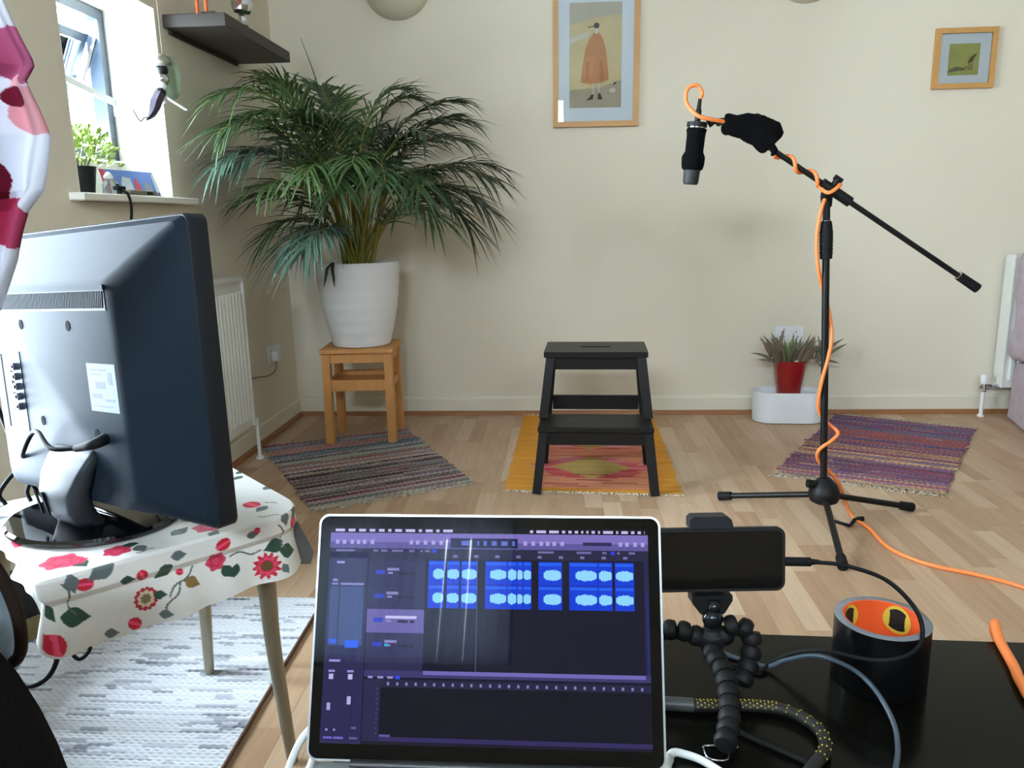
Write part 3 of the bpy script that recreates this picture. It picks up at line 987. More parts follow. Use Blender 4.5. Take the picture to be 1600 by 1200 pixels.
def ell(cx, cy, rx, ry, n=18, a0=0, a1=2 * PI):
    return [(cx + rx * math.cos(a0 + (a1 - a0) * k / n), cy + ry * math.sin(a0 + (a1 - a0) * k / n)) for k in range(n)]
pm = [M('print_sand', (204, 188, 142), 0.8, var=0.22, scale=9), M('print_grey_sky', (184, 178, 158), 0.8, var=0.12, scale=8), M('print_ground', (172, 162, 138), 0.8, var=0.14, scale=12),
      M('print_orange', (194, 136, 86), 0.8, var=0.22, scale=16), M('print_dark', (70, 62, 54), 0.8, var=0.2), M('print_rust', (182, 120, 74), 0.8, var=0.15), M('print_pale', (206, 200, 188), 0.8)]
pw, ph = 0.257, 0.49
bell = [(-0.072, -0.125), (-0.064, -0.05), (-0.05, 0.03), (-0.03, 0.08), (-0.008, 0.105), (0.016, 0.105), (0.038, 0.075), (0.052, 0.02), (0.062, -0.06), (0.066, -0.115), (0.03, -0.128), (-0.02, -0.134)]
polys = [(0, [(-pw / 2, -ph / 2), (pw / 2, -ph / 2), (pw / 2, ph / 2), (-pw / 2, ph / 2)]),
         (1, [(-pw / 2, 0.14), (-0.02, 0.17), (pw / 2, 0.19), (pw / 2, ph / 2), (-pw / 2, ph / 2)]),
         (6, [(-pw / 2, 0.055), (-0.04, 0.09), (-0.03, 0.11), (-pw / 2, 0.085)]),
         (2, [(-pw / 2, -ph / 2), (pw / 2, -ph / 2), (pw / 2, -0.115), (0.03, -0.15), (-pw / 2, -0.16)]),
         (3, bell), (5, [(-0.05, -0.12), (-0.045, -0.03), (-0.03, -0.03), (-0.032, -0.12)]), (5, [(0.02, -0.12), (0.02, -0.02), (0.036, -0.03), (0.044, -0.115)]),
         (6, [(-0.003, 0.1), (0.011, 0.1), (0.01, 0.128), (-0.002, 0.128)]), (4, ell(0.004, 0.138, 0.014, 0.013)), (4, [(-0.04, 0.128), (-0.008, 0.133), (-0.008, 0.137), (-0.036, 0.133)]),
         (6, [(-0.012, -0.13), (-0.006, -0.13), (-0.008, -0.185), (-0.014, -0.185)]), (6, [(0.014, -0.128), (0.02, -0.128), (0.022, -0.18), (0.017, -0.18)]),
         (4, [(-0.046, -0.212), (-0.012, -0.205), (-0.008, -0.182), (-0.018, -0.182), (-0.03, -0.197)]), (4, [(0.012, -0.206), (0.036, -0.207), (0.03, -0.19), (0.022, -0.175), (0.014, -0.18)]),
         (6, ell(0.085, -0.165, 0.016, 0.011)), (4, [(0.088, -0.142), (0.104, -0.13), (0.1, -0.124), (0.09, -0.132)])]
picture('picture_frame', 'tall oak-framed print of a figure in an orange cloak', -0.036, 0.388, 1.488, 2.20, 0.026, (pm, polys), (-0.002, -0.02), rot=math.radians(0.3))
gm = [M('print_green', (164, 166, 88), 0.8, var=0.22, scale=20), M('print_green_dark', (98, 100, 62), 0.8, var=0.2), M('print_brown', (84, 74, 30), 0.8, var=0.2), M('print_olive', (140, 130, 70), 0.8)]
polys2 = [(0, [(-0.072, -0.072), (0.072, -0.072), (0.072, 0.072), (-0.072, 0.072)]), (1, [(-0.07, -0.058), (0.01, -0.048), (0.0, -0.038), (-0.035, -0.032), (-0.065, -0.045)]),
          (2, [(0.018, -0.02), (0.04, -0.012), (0.052, 0.012), (0.062, 0.026), (0.045, 0.022), (0.026, 0.004)]), (3, [(0.02, -0.05), (0.045, -0.05), (0.045, -0.018), (0.022, -0.02)]), (2, [(0.0, -0.05), (0.018, -0.036), (0.014, -0.032), (0.0, -0.044)])]
picture('picture_frame', 'small square oak-framed green print above the sofa end', 1.798, 2.084, 1.619, 1.894, 0.024, (gm, polys2), (-0.002, -0.004))

# ================================================================== BOWL WALL LAMPS
plaster_m = M('painted_plaster', (214, 206, 186), 0.85, var=0.03, scale=6)
for lx, lz, lab in ((-0.803, 2.02, 'cream plaster bowl uplighter on the wall above the palm'), (1.18, 2.03, 'cream plaster bowl uplighter on the wall above the microphone')):
    wl_ = thing('wall_light', lab, 'wall light', (lx, YB - 0.01, lz), 'bowl wall lights')
    q = BM()
    na, nb = 18, 10
    for rad, flip in ((0.165, False), (0.155, True)):
        g = []
        for a in range(na + 1):
            an = PI + PI * a / na
            row = []
            for c in range(nb + 1):
                ph_ = (PI / 2) * c / nb
                r = rad * math.sin(ph_)
                row.append(q.verts.new((lx + r * math.cos(an), YB - 0.001 + r * math.sin(an), lz + 0.155 - (rad if not flip else rad - 0.004) * 0.94 * math.cos(ph_))))
            g.append(row)
        for a in range(na):
            for c in range(nb):
                q.faces.new((g[a][c], g[a + 1][c], g[a + 1][c + 1], g[a][c + 1]))
    obj('bowl', q, plaster_m, wl_, 180, normals=False)
    q = BM(); tube(q, [(lx, YB - 0.07, lz + 0.06), (lx, YB - 0.07, lz + 0.13)], [0.028, 0.03], 14); obj('bulb', q, whitepl_m, wl_, 60)

# ================================================================== RADIATORS
def radiator_left():
    ra = thing('radiator', 'white ribbed panel radiator under the window', 'radiator', (XL + 0.06, 2.82, 0.16))
    x0, x1, y0, y1, z0, z1 = XL + 0.035, XL + 0.085, 2.34, 3.30, 0.165, 0.81
    q = BM(); slab(q, x0, x1, y0, y1, z0, z1); obj('body', q, white_m, ra, 0)
    n = 28
    for k in range(n):
        yy = y0 + 0.02 + (y1 - y0 - 0.04) * (k + 0.5) / n
        q = BM()
        w = (y1 - y0 - 0.04) / n
        prism(q, [(x1, yy - w * 0.38), (x1 + 0.010, yy - w * 0.22), (x1 + 0.010, yy + w * 0.22), (x1, yy + w * 0.38)], z0 + 0.04, z1 - 0.05)
        obj('rib', q, white_m, ra, 0)
    q = BM(); slab(q, XL + 0.03, x1 + 0.012, y0 - 0.004, y1 + 0.004, z1, z1 + 0.012); obj('top_grille', q, white_m, ra, 0)
    q = BM(); slab(q, XL + 0.03, x1 + 0.010, y1, y1 + 0.006, z0, z1); obj('end_panel', q, white_m, ra, 0)
    q = BM(); slab(q, XL + 0.002, x0, y0 + 0.1, y0 + 0.14, z0 + 0.05, z1 - 0.05); slab(q, XL + 0.002, x0, y1 - 0.14, y1 - 0.1, z0 + 0.05, z1 - 0.05); obj('wall_bracket', q, white_m, ra, 0)
    q = BM(); tube(q, [(x1 + 0.004, y1 + 0.035, 0.0), (x1 + 0.004, y1 + 0.035, 0.19), (x1 + 0.0, y1 + 0.0, 0.195)], 0.0085, 10, 0); tube(q, [(x1 + 0.004, y1 + 0.035, 0.0), (x1 + 0.004, y1 + 0.035, 0.012)], 0.018, 14)
    obj('pipe', q, white_m, ra, 50)
radiator_left()
def radiator_back():
    ra = thing('radiator', 'white panel radiator behind the sofa end', 'radiator', (2.7, YB - 0.06, 0.15))
    x0, x1, y0, y1, z0, z1 = 2.232, 3.2, YB - 0.105, YB - 0.04, 0.155, 0.81
    q = BM(); slab(q, x0, x1, y0, y1, z0, z1); obj('body', q, white_m, ra, 0)
    n = 26
    for k in range(n):
        xx = x0 + 0.02 + (x1 - x0 - 0.04) * (k + 0.5) / n
        w = (x1 - x0 - 0.04) / n
        q = BM(); prism(q, [(xx - w * 0.38, y0), (xx - w * 0.22, y0 - 0.009), (xx + w * 0.22, y0 - 0.009), (xx + w * 0.38, y0)], z0 + 0.04, z1 - 0.05); obj('rib', q, white_m, ra, 0)
    q = BM(); slab(q, x0 - 0.006, x0, y0 - 0.008, YB - 0.03, z0, z1); obj('end_panel', q, white_m, ra, 0)
    q = BM(); slab(q, x0 - 0.004, x1 + 0.004, y0 - 0.01, YB - 0.03, z1, z1 + 0.012); obj('top_grille', q, white_m, ra, 0)
    q = BM(); slab(q, x0 + 0.1, x0 + 0.14, y1, YB - 0.002, z0 + 0.05, z1 - 0.05); slab(q, x1 - 0.14, x1 - 0.1, y1, YB - 0.002, z0 + 0.05, z1 - 0.05); obj('wall_bracket', q, white_m, ra, 0)
    vx, vy = 2.155, YB - 0.085
    q = BM(); tube(q, [(vx, vy, 0.0), (vx, vy, 0.135)], 0.0095, 10); tube(q, [(vx, vy, 0), (vx, vy, 0.01)], 0.018, 14); obj('pipe', q, white_m, ra, 50)
    q = BM()
    tube(q, [(vx, vy, 0.13), (vx, vy, 0.175)], 0.014, 8); tube(q, [(vx, vy, 0.152), (x0, vy, 0.158)], 0.011, 8)
    tube(q, [(vx - 0.022, vy, 0.152), (vx, vy, 0.152)], 0.009, 6); tube(q, [(vx + 0.018, vy, 0.153), (vx + 0.036, vy, 0.154)], 0.017, 6)
    vl = obj('valve', q, chrome_m, ra, 40)
    q = BM(); lathe(q, [(0, 0), (0.016, 0), (0.0195, 0.006), (0.0195, 0.04), (0.017, 0.048), (0, 0.05)], T(vx, vy, 0.172), 16); obj('thermostat_head', q, whitepl_m, vl, 40)
radiator_back()

# ================================================================== SOFA CORNER
sofa = thing('sofa', 'sofa draped in a lilac-grey throw beside the purple rug', 'sofa', (2.9, 3.5, 0))
cloth_m = M('lilac_grey_throw', (178, 162, 166), 0.95, var=0.16, scale=26, bump=0.5, bscale=70, spec=0.15)
def lump(name, x0, x1, y0, y1, z0, z1, r, amp, seed, skew=None, mat=None):
    q = BM()
    box(q, ((x0 + x1) / 2, (y0 + y1) / 2, (z0 + z1) / 2), (x1 - x0, y1 - y0, z1 - z0), bevel=r, seg=4)
    bmesh.ops.subdivide_edges(q, edges=[e for e in q.edges if e.calc_length() > 0.09], cuts=9, use_grid_fill=True)
    for v in q.verts:
        n_ = noise.noise_vector(v.co * 6 + Vector((seed, 0, 0)))
        n2 = noise.noise_vector(v.co * 17 + Vector((seed, 3, 0)))
        v.co += (n_ * amp + n2 * amp * 0.4)
        if skew:
            v.co = skew(v.co)
        v.co.y = min(v.co.y, YB - 0.125); v.co.z = max(v.co.z, 0.003)
    return obj(name, q, mat or cloth_m, sofa, 180)
def flare(c):
    t = max(0.0, 1 - c.z / 0.4)
    if c.x < 2.5:
        c.x -= 0.03 * t + 0.26 * max(0.0, 3.97 - c.y) * 0.9 * (c.x < 2.4)
    return c
lump('base', 2.275, 3.82, 3.1, 4.02, 0.0, 0.3, 0.03, 0.012, 1, flare)
lump('seat_cushion', 2.262, 3.82, 3.1, 3.85, 0.27, 0.43, 0.07, 0.014, 5, lambda c: (c.__setattr__('x', c.x - (0.2 * max(0.0, 3.9 - c.y) if c.x < 2.4 else 0)), c)[1])
lump('backrest', 2.222, 3.82, 3.80, 4.02, 0.3, 0.86, 0.06, 0.014, 9)

# ================================================================== WHITE TROUGH + RED POT
tr_x, tr_y = 1.152, 3.99
tr = thing('trough', 'white oval trough standing by the wall under the red pot', 'planter', (tr_x, tr_y, 0))
def stadium(w, d, n=14):
    r = d / 2
    out = []
    for k in range(n + 1):
        a = -PI / 2 + PI * k / n
        out.append((w / 2 - r + r * math.cos(a), r * math.sin(a)))
    for k in range(n + 1):
        a = PI / 2 + PI * k / n
        out.append((-w / 2 + r + r * math.cos(a), r * math.sin(a)))
    return out
def stad_loft(rings, mat):
    q = BM()
    R_ = [[q.verts.new((x, y, z)) for x, y in stadium(w, d)] for w, d, z in rings]
    n = len(R_[0])
    for a, c in zip(R_, R_[1:]):
        for k in range(n):
            q.faces.new((a[k], a[(k + 1) % n], c[(k + 1) % n], c[k]))
    q.faces.new(list(reversed(R_[0]))); q.faces.new(R_[-1])
    tf(q, list(q.verts), mat)
    return q
mt = T(tr_x, tr_y, 0) @ RZ(math.radians(-3))
obj('shell', stad_loft([(0.33, 0.155, 0.0), (0.345, 0.17, 0.006), (0.35, 0.175, 0.155), (0.348, 0.173, 0.16), (0.334, 0.159, 0.16), (0.33, 0.155, 0.14), (0.30, 0.13, 0.138)], mt), M('white_trough_plastic', (228, 230, 232), 0.4, var=0.02), tr, 40)
rp = thing('potted_aloe', 'spiky grey-green aloe in a tapered red pot on the white trough', 'plant', (1.150, 3.975, 0.139))
rpx, rpy, rpz = 1.150, 3.975, 0.139
q = BM(); lathe(q, [(0, 0), (0.056, 0), (0.058, 0.003), (0.083, 0.178), (0.084, 0.183), (0.079, 0.183), (0.076, 0.16), (0.0, 0.16)], T(rpx, rpy, rpz), 40, cap=False)
obj('pot', q, M('red_glazed_pot', (142, 22, 24), 0.22, var=0.08, coat=0.3), rp, 40)
q = BM(); lathe(q, [(0, 0.172), (0.04, 0.171), (0.077, 0.166)], T(rpx, rpy, rpz), 24, cap=False); obj('soil', q, MATS['dark_soil'], rp, 180)
def spike_mesh(name, mat, bend):
    q = BM(); 
    pts = [Vector((0, 0, 0)), Vector((0.08 * bend, 0, 0.35)), Vector((0.26 * bend, 0, 0.7)), Vector((0.5 * bend, 0, 1.0))]
    tube(q, pts, [0.06, 0.075, 0.05, 0.003], 7, 3)
    me = bpy.data.meshes.new(name); q.to_mesh(me); q.free(); me.materials.append(mat)
    me.polygons.foreach_set('use_smooth', [True] * len(me.polygons))
    return me
al_m = [M('aloe_grey_green', (104, 104, 82), 0.55, var=0.25, scale=4), M('aloe_brown', (118, 98, 82), 0.6, var=0.25, scale=4), M('aloe_green', (108, 124, 74), 0.5, var=0.25, scale=4)]
al_me = [spike_mesh('aloe_leaf', m_, b_) for m_ in al_m for b_ in (0.25, 0.9)]
ra_ = random.Random(4)
def spike(dx, dy, dz, h, lean, az, me, parent=rp):
    o = bpy.data.objects.new('leaf', me); COL.objects.link(o); o.parent = parent
    o.location = (dx, dy, dz); o.rotation_euler = (0, lean, az); o.scale = (h, h, h)
    return o
for i in range(62):
    dx = ra_.uniform(-0.085, 0.095); dy = ra_.uniform(-0.05, 0.05)
    az = math.atan2(dy, dx) + ra_.uniform(-0.5, 0.5)
    d = math.hypot(dx, dy)
    spike(dx * 0.8, dy * 0.8, 0.165, ra_.uniform(0.10, 0.155), 0.08 + d * 3.8 * ra_.uniform(0.4, 1.1), az, al_me[ra_.choice((0, 0, 1, 2, 3, 4))])
# the trailing offset to the right and the tall left leaves
for dx, dz, h, le, az in ((0.12, 0.19, 0.14, 0.2, 0), (0.14, 0.185, 0.15, 0.5, 0.3), (0.13, 0.18, 0.16, 0.9, 0), (0.15, 0.19, 0.12, 0.1, 2.8), (0.12, 0.18, 0.09, 2.1, -0.3), (0.15, 0.185, 0.10, 1.7, 0.2),
                          (-0.075, 0.18, 0.17, 0.18, 0.6), (-0.09, 0.18, 0.11, 0.8, PI), (-0.08, 0.175, 0.09, 1.3, PI), (-0.1, 0.2, 0.12, 0.4, PI)):
    spike(dx, -0.02, dz, h, le, az, al_me[ra_.choice((0, 1, 2))])
q = BM(); tube(q, [(rpx + 0.05, rpy - 0.01, rpz + 0.168), (rpx + 0.09, rpy - 0.02, rpz + 0.195), (rpx + 0.14, rpy - 0.02, rpz + 0.19)], 0.008, 7, 4); obj('runner', q, al_m[1], rp, 180)
q = BM(); lathe(q, [(0, 0), (0.009, 0.002), (0.011, 0.008), (0.007, 0.015), (0, 0.017)], T(rpx + 0.014, rpy - 0.06, rpz + 0.172), 12, cap=False); obj('pebble', q, M('pale_pebble', (196, 190, 160), 0.7), rp, 180)

# ================================================================== SOCKETS
def socket(name, label, mat, parts):
    so = thing(name, label, 'socket', mat.translation)
    q = BM(); prism(q, rrect(0.146, 0.086, 0.006), 0.0, 0.009, mat); obj('plate', q, whitepl_m, so, 30)
    for sx in (-0.036, 0.036):
        q = BM()
        for dx, dy, w_, h_ in ((0, 0.012, 0.004, 0.009), (-0.011, -0.012, 0.008, 0.004), (0.011, -0.012, 0.008, 0.004)):
            prism(q, [(sx + dx - w_ / 2, dy - h_ / 2), (sx + dx + w_ / 2, dy - h_ / 2), (sx + dx + w_ / 2, dy + h_ / 2), (sx + dx - w_ / 2, dy + h_ / 2)], 0.0088, 0.0092, mat)
        obj('pin_holes', q, blackpl_m, so, 0)
        q = BM(); prism(q, rrect(0.011, 0.018, 0.001), 0.009, 0.0125, mat @ T(sx * 0.45, 0.02, 0)); obj('switch', q, whitepl_m, so, 30)
    return so
socket('wall_socket', 'white double socket on the wall behind the aloe', T(1.185, YB, 0.425) @ RX(PI / 2), None)
ms_ = T(XL, 3.83, 0.40) @ RZ(PI / 2) @ RX(PI / 2)
socket('wall_socket', 'white double socket between the radiator and the corner', ms_, None)
pl = thing('power_plug', 'white plug with a thin cord in the socket by the radiator', 'plug', (XL + 0.02, 3.795, 0.39))
q = BM(); prism(q, rrect(0.05, 0.05, 0.01), 0.0135, 0.045, ms_ @ T(-0.035, -0.008, 0)); obj('body', q, whitepl_m, pl, 40)
q = BM(); tube(q, [(XL + 0.03, 3.79, 0.367), (XL + 0.035, 3.76, 0.33), (XL + 0.03, 3.68, 0.315), (XL + 0.02, 3.56, 0.33), (XL + 0.02, 3.42, 0.345), (XL + 0.02, 3.33, 0.35)], 0.004, 6, 6); obj('cord', q, M('grey_cord', (150, 140, 126), 0.6), pl, 180)

# ================================================================== WALL SHELF + ORNAMENTS
q = BM(); box(q, ((XL - 1.222) / 2, 3.36, 1.778), (-1.222 - XL, 0.70, 0.046), bevel=0.002)
sh_ = thing('wall_shelf', 'dark brown floating shelf above the radiator', 'shelf', (XL, 3.36, 1.755))
obj('board', q, M('dark_walnut_board', (46, 38, 32), 0.5, var=0.2, scale=10, stretch=(8, 1, 8)), sh_, 0)
q = BM(); slab(q, XL, XL + 0.012, 3.05, 3.67, 1.74, 1.7548); obj('wall_batten', q, MATS['dark_walnut_board'], sh_, 0)
of = thing('orange_stand', 'bright orange upright frame standing on the dark shelf', 'ornament', (-1.315, 3.03, 1.801))
om = M('orange_lacquer', (226, 92, 36), 0.4, var=0.06)
for yy in (-1.331, -1.298):
    q = BM(); box(q, (yy, 3.028, 1.801 + 0.11), (0.0085, 0.012, 0.22), bevel=0.001); obj('upright', q, om, of, 0)
q = BM(); box(q, (-1.3145, 3.028, 2.027), (0.0415, 0.012, 0.012), bevel=0.001); obj('cross_bar', q, om, of, 0)
q = BM(); box(q, (-1.290, 3.034, 1.805), (0.05, 0.03, 0.007), bevel=0.001); obj('foot', q, MATS['dark_walnut_board'], of, 0)
sv = thing('silver_ornament', 'crumpled silver mushroom-shaped ornament on the shelf edge', 'ornament', (-1.24, 3.235, 1.801))
q = BM(); lathe(q, [(0, 0), (0.022, 0), (0.024, 0.004), (0.016, 0.02), (0.014, 0.04), (0.018, 0.052), (0, 0.054)], T(-1.245, 3.235, 1.801), 9); obj('stem', q, chrome_m, sv, 0)
q = BM(); lathe(q, [(0.0, 0.0), (0.03, -0.006), (0.04, 0.008), (0.042, 0.03), (0.034, 0.052), (0.018, 0.066), (0, 0.07)], T(-1.245, 3.235, 1.855) @ RX(0.15) @ RY(0.2), 10, cap=False)
for v in q.verts:
    v.co += noise.noise_vector(v.co * 60) * 0.006
obj('cap', q, chrome_m, sv, 0)

# ================================================================== WINDOW SILL THINGS
sz_ = W1[2] + 0.0045
sp_ = thing('sill_plant', 'pale green bushy plant in a black pot on the window sill', 'plant', (-1.56, 2.545, sz_))
q = BM(); lathe(q, [(0, 0), (0.036, 0), (0.048, 0.085), (0.05, 0.09), (0.045, 0.09), (0.043, 0.075), (0, 0.075)], T(-1.56, 2.545, sz_), 28, cap=False); obj('pot', q, blackpl_m, sp_, 40)
q = BM()
rl = random.Random(5)
for i in range(330):
    a = rl.uniform(0, 2 * PI); e = rl.uniform(-0.25, 1.5); r = 0.105 * rl.uniform(0.25, 1) ** 0.5
    c = Vector((-1.555 + r * math.cos(a) * math.cos(e) * 0.85, 2.57 + r * math.sin(a) * math.cos(e) * 1.15, sz_ + 0.115 + r * math.sin(e) * 0.95))
    d = (c - Vector((-1.555, 2.56, sz_ + 0.08))).normalized() + Vector((rl.uniform(-.5, .5), rl.uniform(-.5, .5), rl.uniform(-.3, .6)))
    d.normalize()
    s = d.orthogonal().normalized(); s = Matrix.Rotation(rl.uniform(0, 6.28), 3, d) @ s
    l_, w_ = rl.uniform(0.018, 0.03), rl.uniform(0.006, 0.010)
    nn = d.cross(s)
    v = [q.verts.new(p) for p in (c, c + d * l_ * 0.45 + s * w_, c + d * l_ - nn * 0.004, c + d * l_ * 0.45 - s * w_, c + d * l_ * 0.5 + nn * 0.003)]
    for t_ in ((0, 1, 4), (1, 2, 4), (2, 3, 4), (3, 0, 4)):
        q.faces.new([v[k] for k in t_])
obj('foliage', q, M('pale_green_leaves', (150, 172, 84), 0.5, var=0.35, scale=30), sp_, 0, kind='stuff', normals=False)
q = BM()
for i in range(14):
    a = rl.uniform(0, 6.28); r = rl.uniform(0.02, 0.07)
    tube(q, [(-1.56 + 0.2 * r * math.cos(a), 2.545 + 0.2 * r * math.sin(a), sz_ + 0.07), (-1.56 + r * math.cos(a), 2.555 + r * math.sin(a), sz_ + rl.uniform(0.12, 0.2))], 0.0018, 5)
obj('stems', q, M('green_stem', (96, 110, 50), 0.6), sp_, 180, kind='stuff')
# postcard print propped against the reveal
pc = thing('postcard', 'colourful city postcard leaning on the window sill', 'postcard', (-1.53, 2.82, sz_))
mpc = T(-1.528, 2.835, sz_) @ RZ(math.radians(78)) @ RX(math.radians(72))
pcm = [M('card_blue', (84, 118, 186), 0.5, var=0.2, scale=30), M('card_red', (176, 46, 58), 0.5, var=0.15), M('card_grey', (128, 130, 140), 0.5, var=0.2, scale=40), M('card_pale', (190, 200, 208), 0.5, var=0.1), M('card_dark', (74, 66, 92), 0.5, var=0.2, scale=30), M('card_green', (100, 130, 120), 0.5)]
W_, H_ = 0.30, 0.098
q = BM(); prism(q, [(-W_ / 2, 0), (W_ / 2, 0), (W_ / 2, H_), (-W_ / 2, H_)], -0.0012, 0, mpc); obj('card', q, whitepl_m, pc, 0)
pp = [(0, [(-W_ / 2, 0), (W_ / 2, 0), (W_ / 2, H_), (-W_ / 2, H_)]), (4, [(-W_ / 2, 0), (W_ / 2, 0), (W_ / 2, 0.03), (0.02, 0.022), (-W_ / 2, 0.028)]), (1, [(-W_ / 2, 0.006), (-0.115, 0.006), (-0.125, H_), (-W_ / 2, H_)]),
      (2, [(-0.11, 0.01), (-0.075, 0.01), (-0.08, 0.06), (-0.11, 0.07)]), (3, [(-0.07, 0.012), (-0.01, 0.012), (-0.012, 0.07), (-0.05, 0.075), (-0.065, 0.05)]), (5, [(-0.075, 0.005), (0.0, 0.005), (0.0, 0.02), (-0.07, 0.025)]),
      (1, [(-0.005, 0.004), (0.03, 0.004), (0.025, 0.05), (0.012, 0.075), (0.0, 0.05)]), (2, [(0.04, 0.012), (0.085, 0.012), (0.085, 0.045), (0.06, 0.06), (0.045, 0.04)]), (3, [(0.1, 0.02), (0.125, 0.02), (0.12, 0.092), (0.1, 0.09)]), (2, [(0.122, 0.01), (W_ / 2, 0.01), (W_ / 2, 0.085), (0.13, 0.09)])]
q = paint_bm(None, pp, mpc @ T(0, 0, 0.0002)); obj('picture', q, pcm, pc, 0, normals=False)
# jar and microphone-like pen stand, low tray
jr = thing('glass_jar', 'small clear jar beside the black plant pot on the sill', 'jar', (-1.51, 2.585, sz_))
q = BM(); lathe(q, [(0, 0), (0.02, 0), (0.022, 0.004), (0.022, 0.035), (0.014, 0.045), (0.014, 0.052), (0, 0.053)], T(-1.50, 2.60, sz_), 20); obj('body', q, M('clear_jar', (200, 206, 212), 0.1, trans=0.9), jr, 40)
q = BM(); lathe(q, [(0, 0), (0.015, 0), (0.015, 0.008), (0.006, 0.02), (0, 0.022)], T(-1.50, 2.60, sz_ + 0.053), 16); obj('stopper', q, whitepl_m, jr, 40)
ty = thing('sill_tray', 'flat olive-grey case lying on the window sill edge', 'case', (-1.475, 2.72, sz_))
q = BM(); box(q, (-1.468, 2.71, sz_ + 0.009), (0.05, 0.17, 0.018), bevel=0.004, seg=2); obj('body', q, M('olive_case', (116, 112, 88), 0.6, var=0.15), ty, 40)
q = BM(); box(q, (-1.4415, 2.75, sz_ + 0.009), (0.003, 0.035, 0.009)); obj('latch', q, blackpl_m, ty, 0)
wc = thing('webcam', 'small black clip-on webcam on the sill edge with a dangling lead', 'webcam', (-1.44, 2.55, sz_))
q = BM(); box(q, (-1.44, 2.553, sz_ + 0.02), (0.022, 0.045, 0.014), bevel=0.005, seg=2); obj('head', q, blackpl_m, wc, 40)
q = BM(); tube(q, [(-1.436, 2.535, sz_ + 0.018), (-1.432, 2.53, sz_ + 0.034)], 0.006, 8); tube(q, [(-1.44, 2.553, sz_ + 0.001), (-1.44, 2.553, sz_ + 0.016)], 0.008, 8); obj('clip', q, blackpl_m, wc, 40)
q = BM(); tube(q, [(-1.43, 2.55, sz_ + 0.014), (-1.41, 2.55, sz_ - 0.004), (-1.408, 2.552, sz_ - 0.06), (-1.43, 2.55, sz_ - 0.17), (-1.4445, 2.55, sz_ - 0.28), (-1.4445, 2.54, 0.5)], 0.0045, 6, 6); obj('lead', q, rubber_m, wc, 180)

# hanging suncatcher in front of the reveal
sc_ = thing('suncatcher', 'hanging metal and green glass suncatcher in front of the window', 'ornament', (-1.40, 2.80, 1.40))
bx = -1.40
q = BM(); tube(q, [(bx, 2.86, 1.63), (bx, 2.862, 2.595)], 0.0007, 5); obj('thread', q, M('grey_thread', (150, 150, 140), 0.7), sc_, 180)
q = BM(); lathe(q, [(0, 0.0), (0.018, -0.004), (0.032, -0.016), (0.039, -0.034), (0.035, -0.032), (0.028, -0.016), (0.012, -0.008)], T(bx, 2.845, 1.632) @ RX(0.3) @ RY(0.15), 22, cap=False); obj('cap', q, M('pewter', (150, 148, 134), 0.4, metal=0.6), sc_, 180)
q = BM(); lathe(q, [(0, -0.002), (0.055, -0.002), (0.055, 0.002), (0, 0.002)], T(bx + 0.02, 2.872, 1.555) @ RX(PI / 2), 26, sx=0.62, sy=1.35); obj('glass_disc', q, glass_mat('green_glass', tint=(0.72, 0.85, 0.78)), sc_, 40)
for zz, yy, r_, m_ in ((1.578, 2.845, 0.022, blackpl_m), (1.547, 2.843, 0.024, chrome_m), (1.52, 2.83, 0.018, whitepl_m), (1.496, 2.815, 0.02, blackpl_m), (1.478, 2.835, 0.014, whitepl_m)):
    q = BM(); bmesh.ops.create_icosphere(q, subdivisions=2, radius=r_); tf(q, list(q.verts), T(bx, yy, zz)); obj('bead', q, m_, sc_, 180)
q = BM()
tube(q, [(bx, 2.81, 1.49), (bx, 2.775, 1.455), (bx, 2.745, 1.42), (bx, 2.70, 1.392)], [0.02, 0.022, 0.014, 0.002], 6, 3)
obj('tail', q, M('dark_violet_enamel', (52, 44, 62), 0.3, metal=0.3), sc_, 30)
q = BM(); bar(q, (bx, 2.81, 1.497), (bx + 0.01, 2.985, 1.462), 0.004, 0.012, (1, 0, 0)); obj('rod', q, whitepl_m, sc_, 0)
q = BM(); tube(q, [(bx, 2.73, 1.40), (bx, 2.69, 1.40), (bx, 2.66, 1.385), (bx, 2.63, 1.405), (bx, 2.615, 1.42)], 0.003, 5, 5); obj('chain', q, chrome_m, sc_, 180)

# ================================================================== FLORAL TABLE
Ta, Tb_, Td, Te = Vector((-0.815, 1.08)), Vector((-0.492, 1.40)), Vector((-0.82, 1.73)), Vector((-1.147, 1.41))
TH = 0.5
def round_poly(pts, radii, n=16):
    out = []
    N = len(pts)
    for i in range(N):
        p, a, c = pts[i], pts[i - 1], pts[(i + 1) % N]
        r = radii[i]
        da, dc = (a - p).normalized(), (c - p).normalized()
        s0, s1 = p + da * r, p + dc * r
        for k in range(n + 1):
            t = k / n
            out.append(s0 * (1 - t) ** 2 + p * 2 * t * (1 - t) + s1 * t * t)
    return out
outl = round_poly([Ta, Tb_, Td, Te], [0.012, 0.09, 0.10, 0.03])
ft = thing('side_table', 'small table with splayed steel legs under the floral oilcloth', 'table', (-0.82, 1.405, 0))
q = BM(); prism(q, [tuple(p) for p in outl], TH - 0.03, TH - 0.002)
obj('tabletop', q, M('plain_board', (170, 150, 120), 0.7), ft, 0)
legm = M('aged_steel_leg', (150, 142, 124), 0.32, metal=0.75, var=0.2, scale=14)
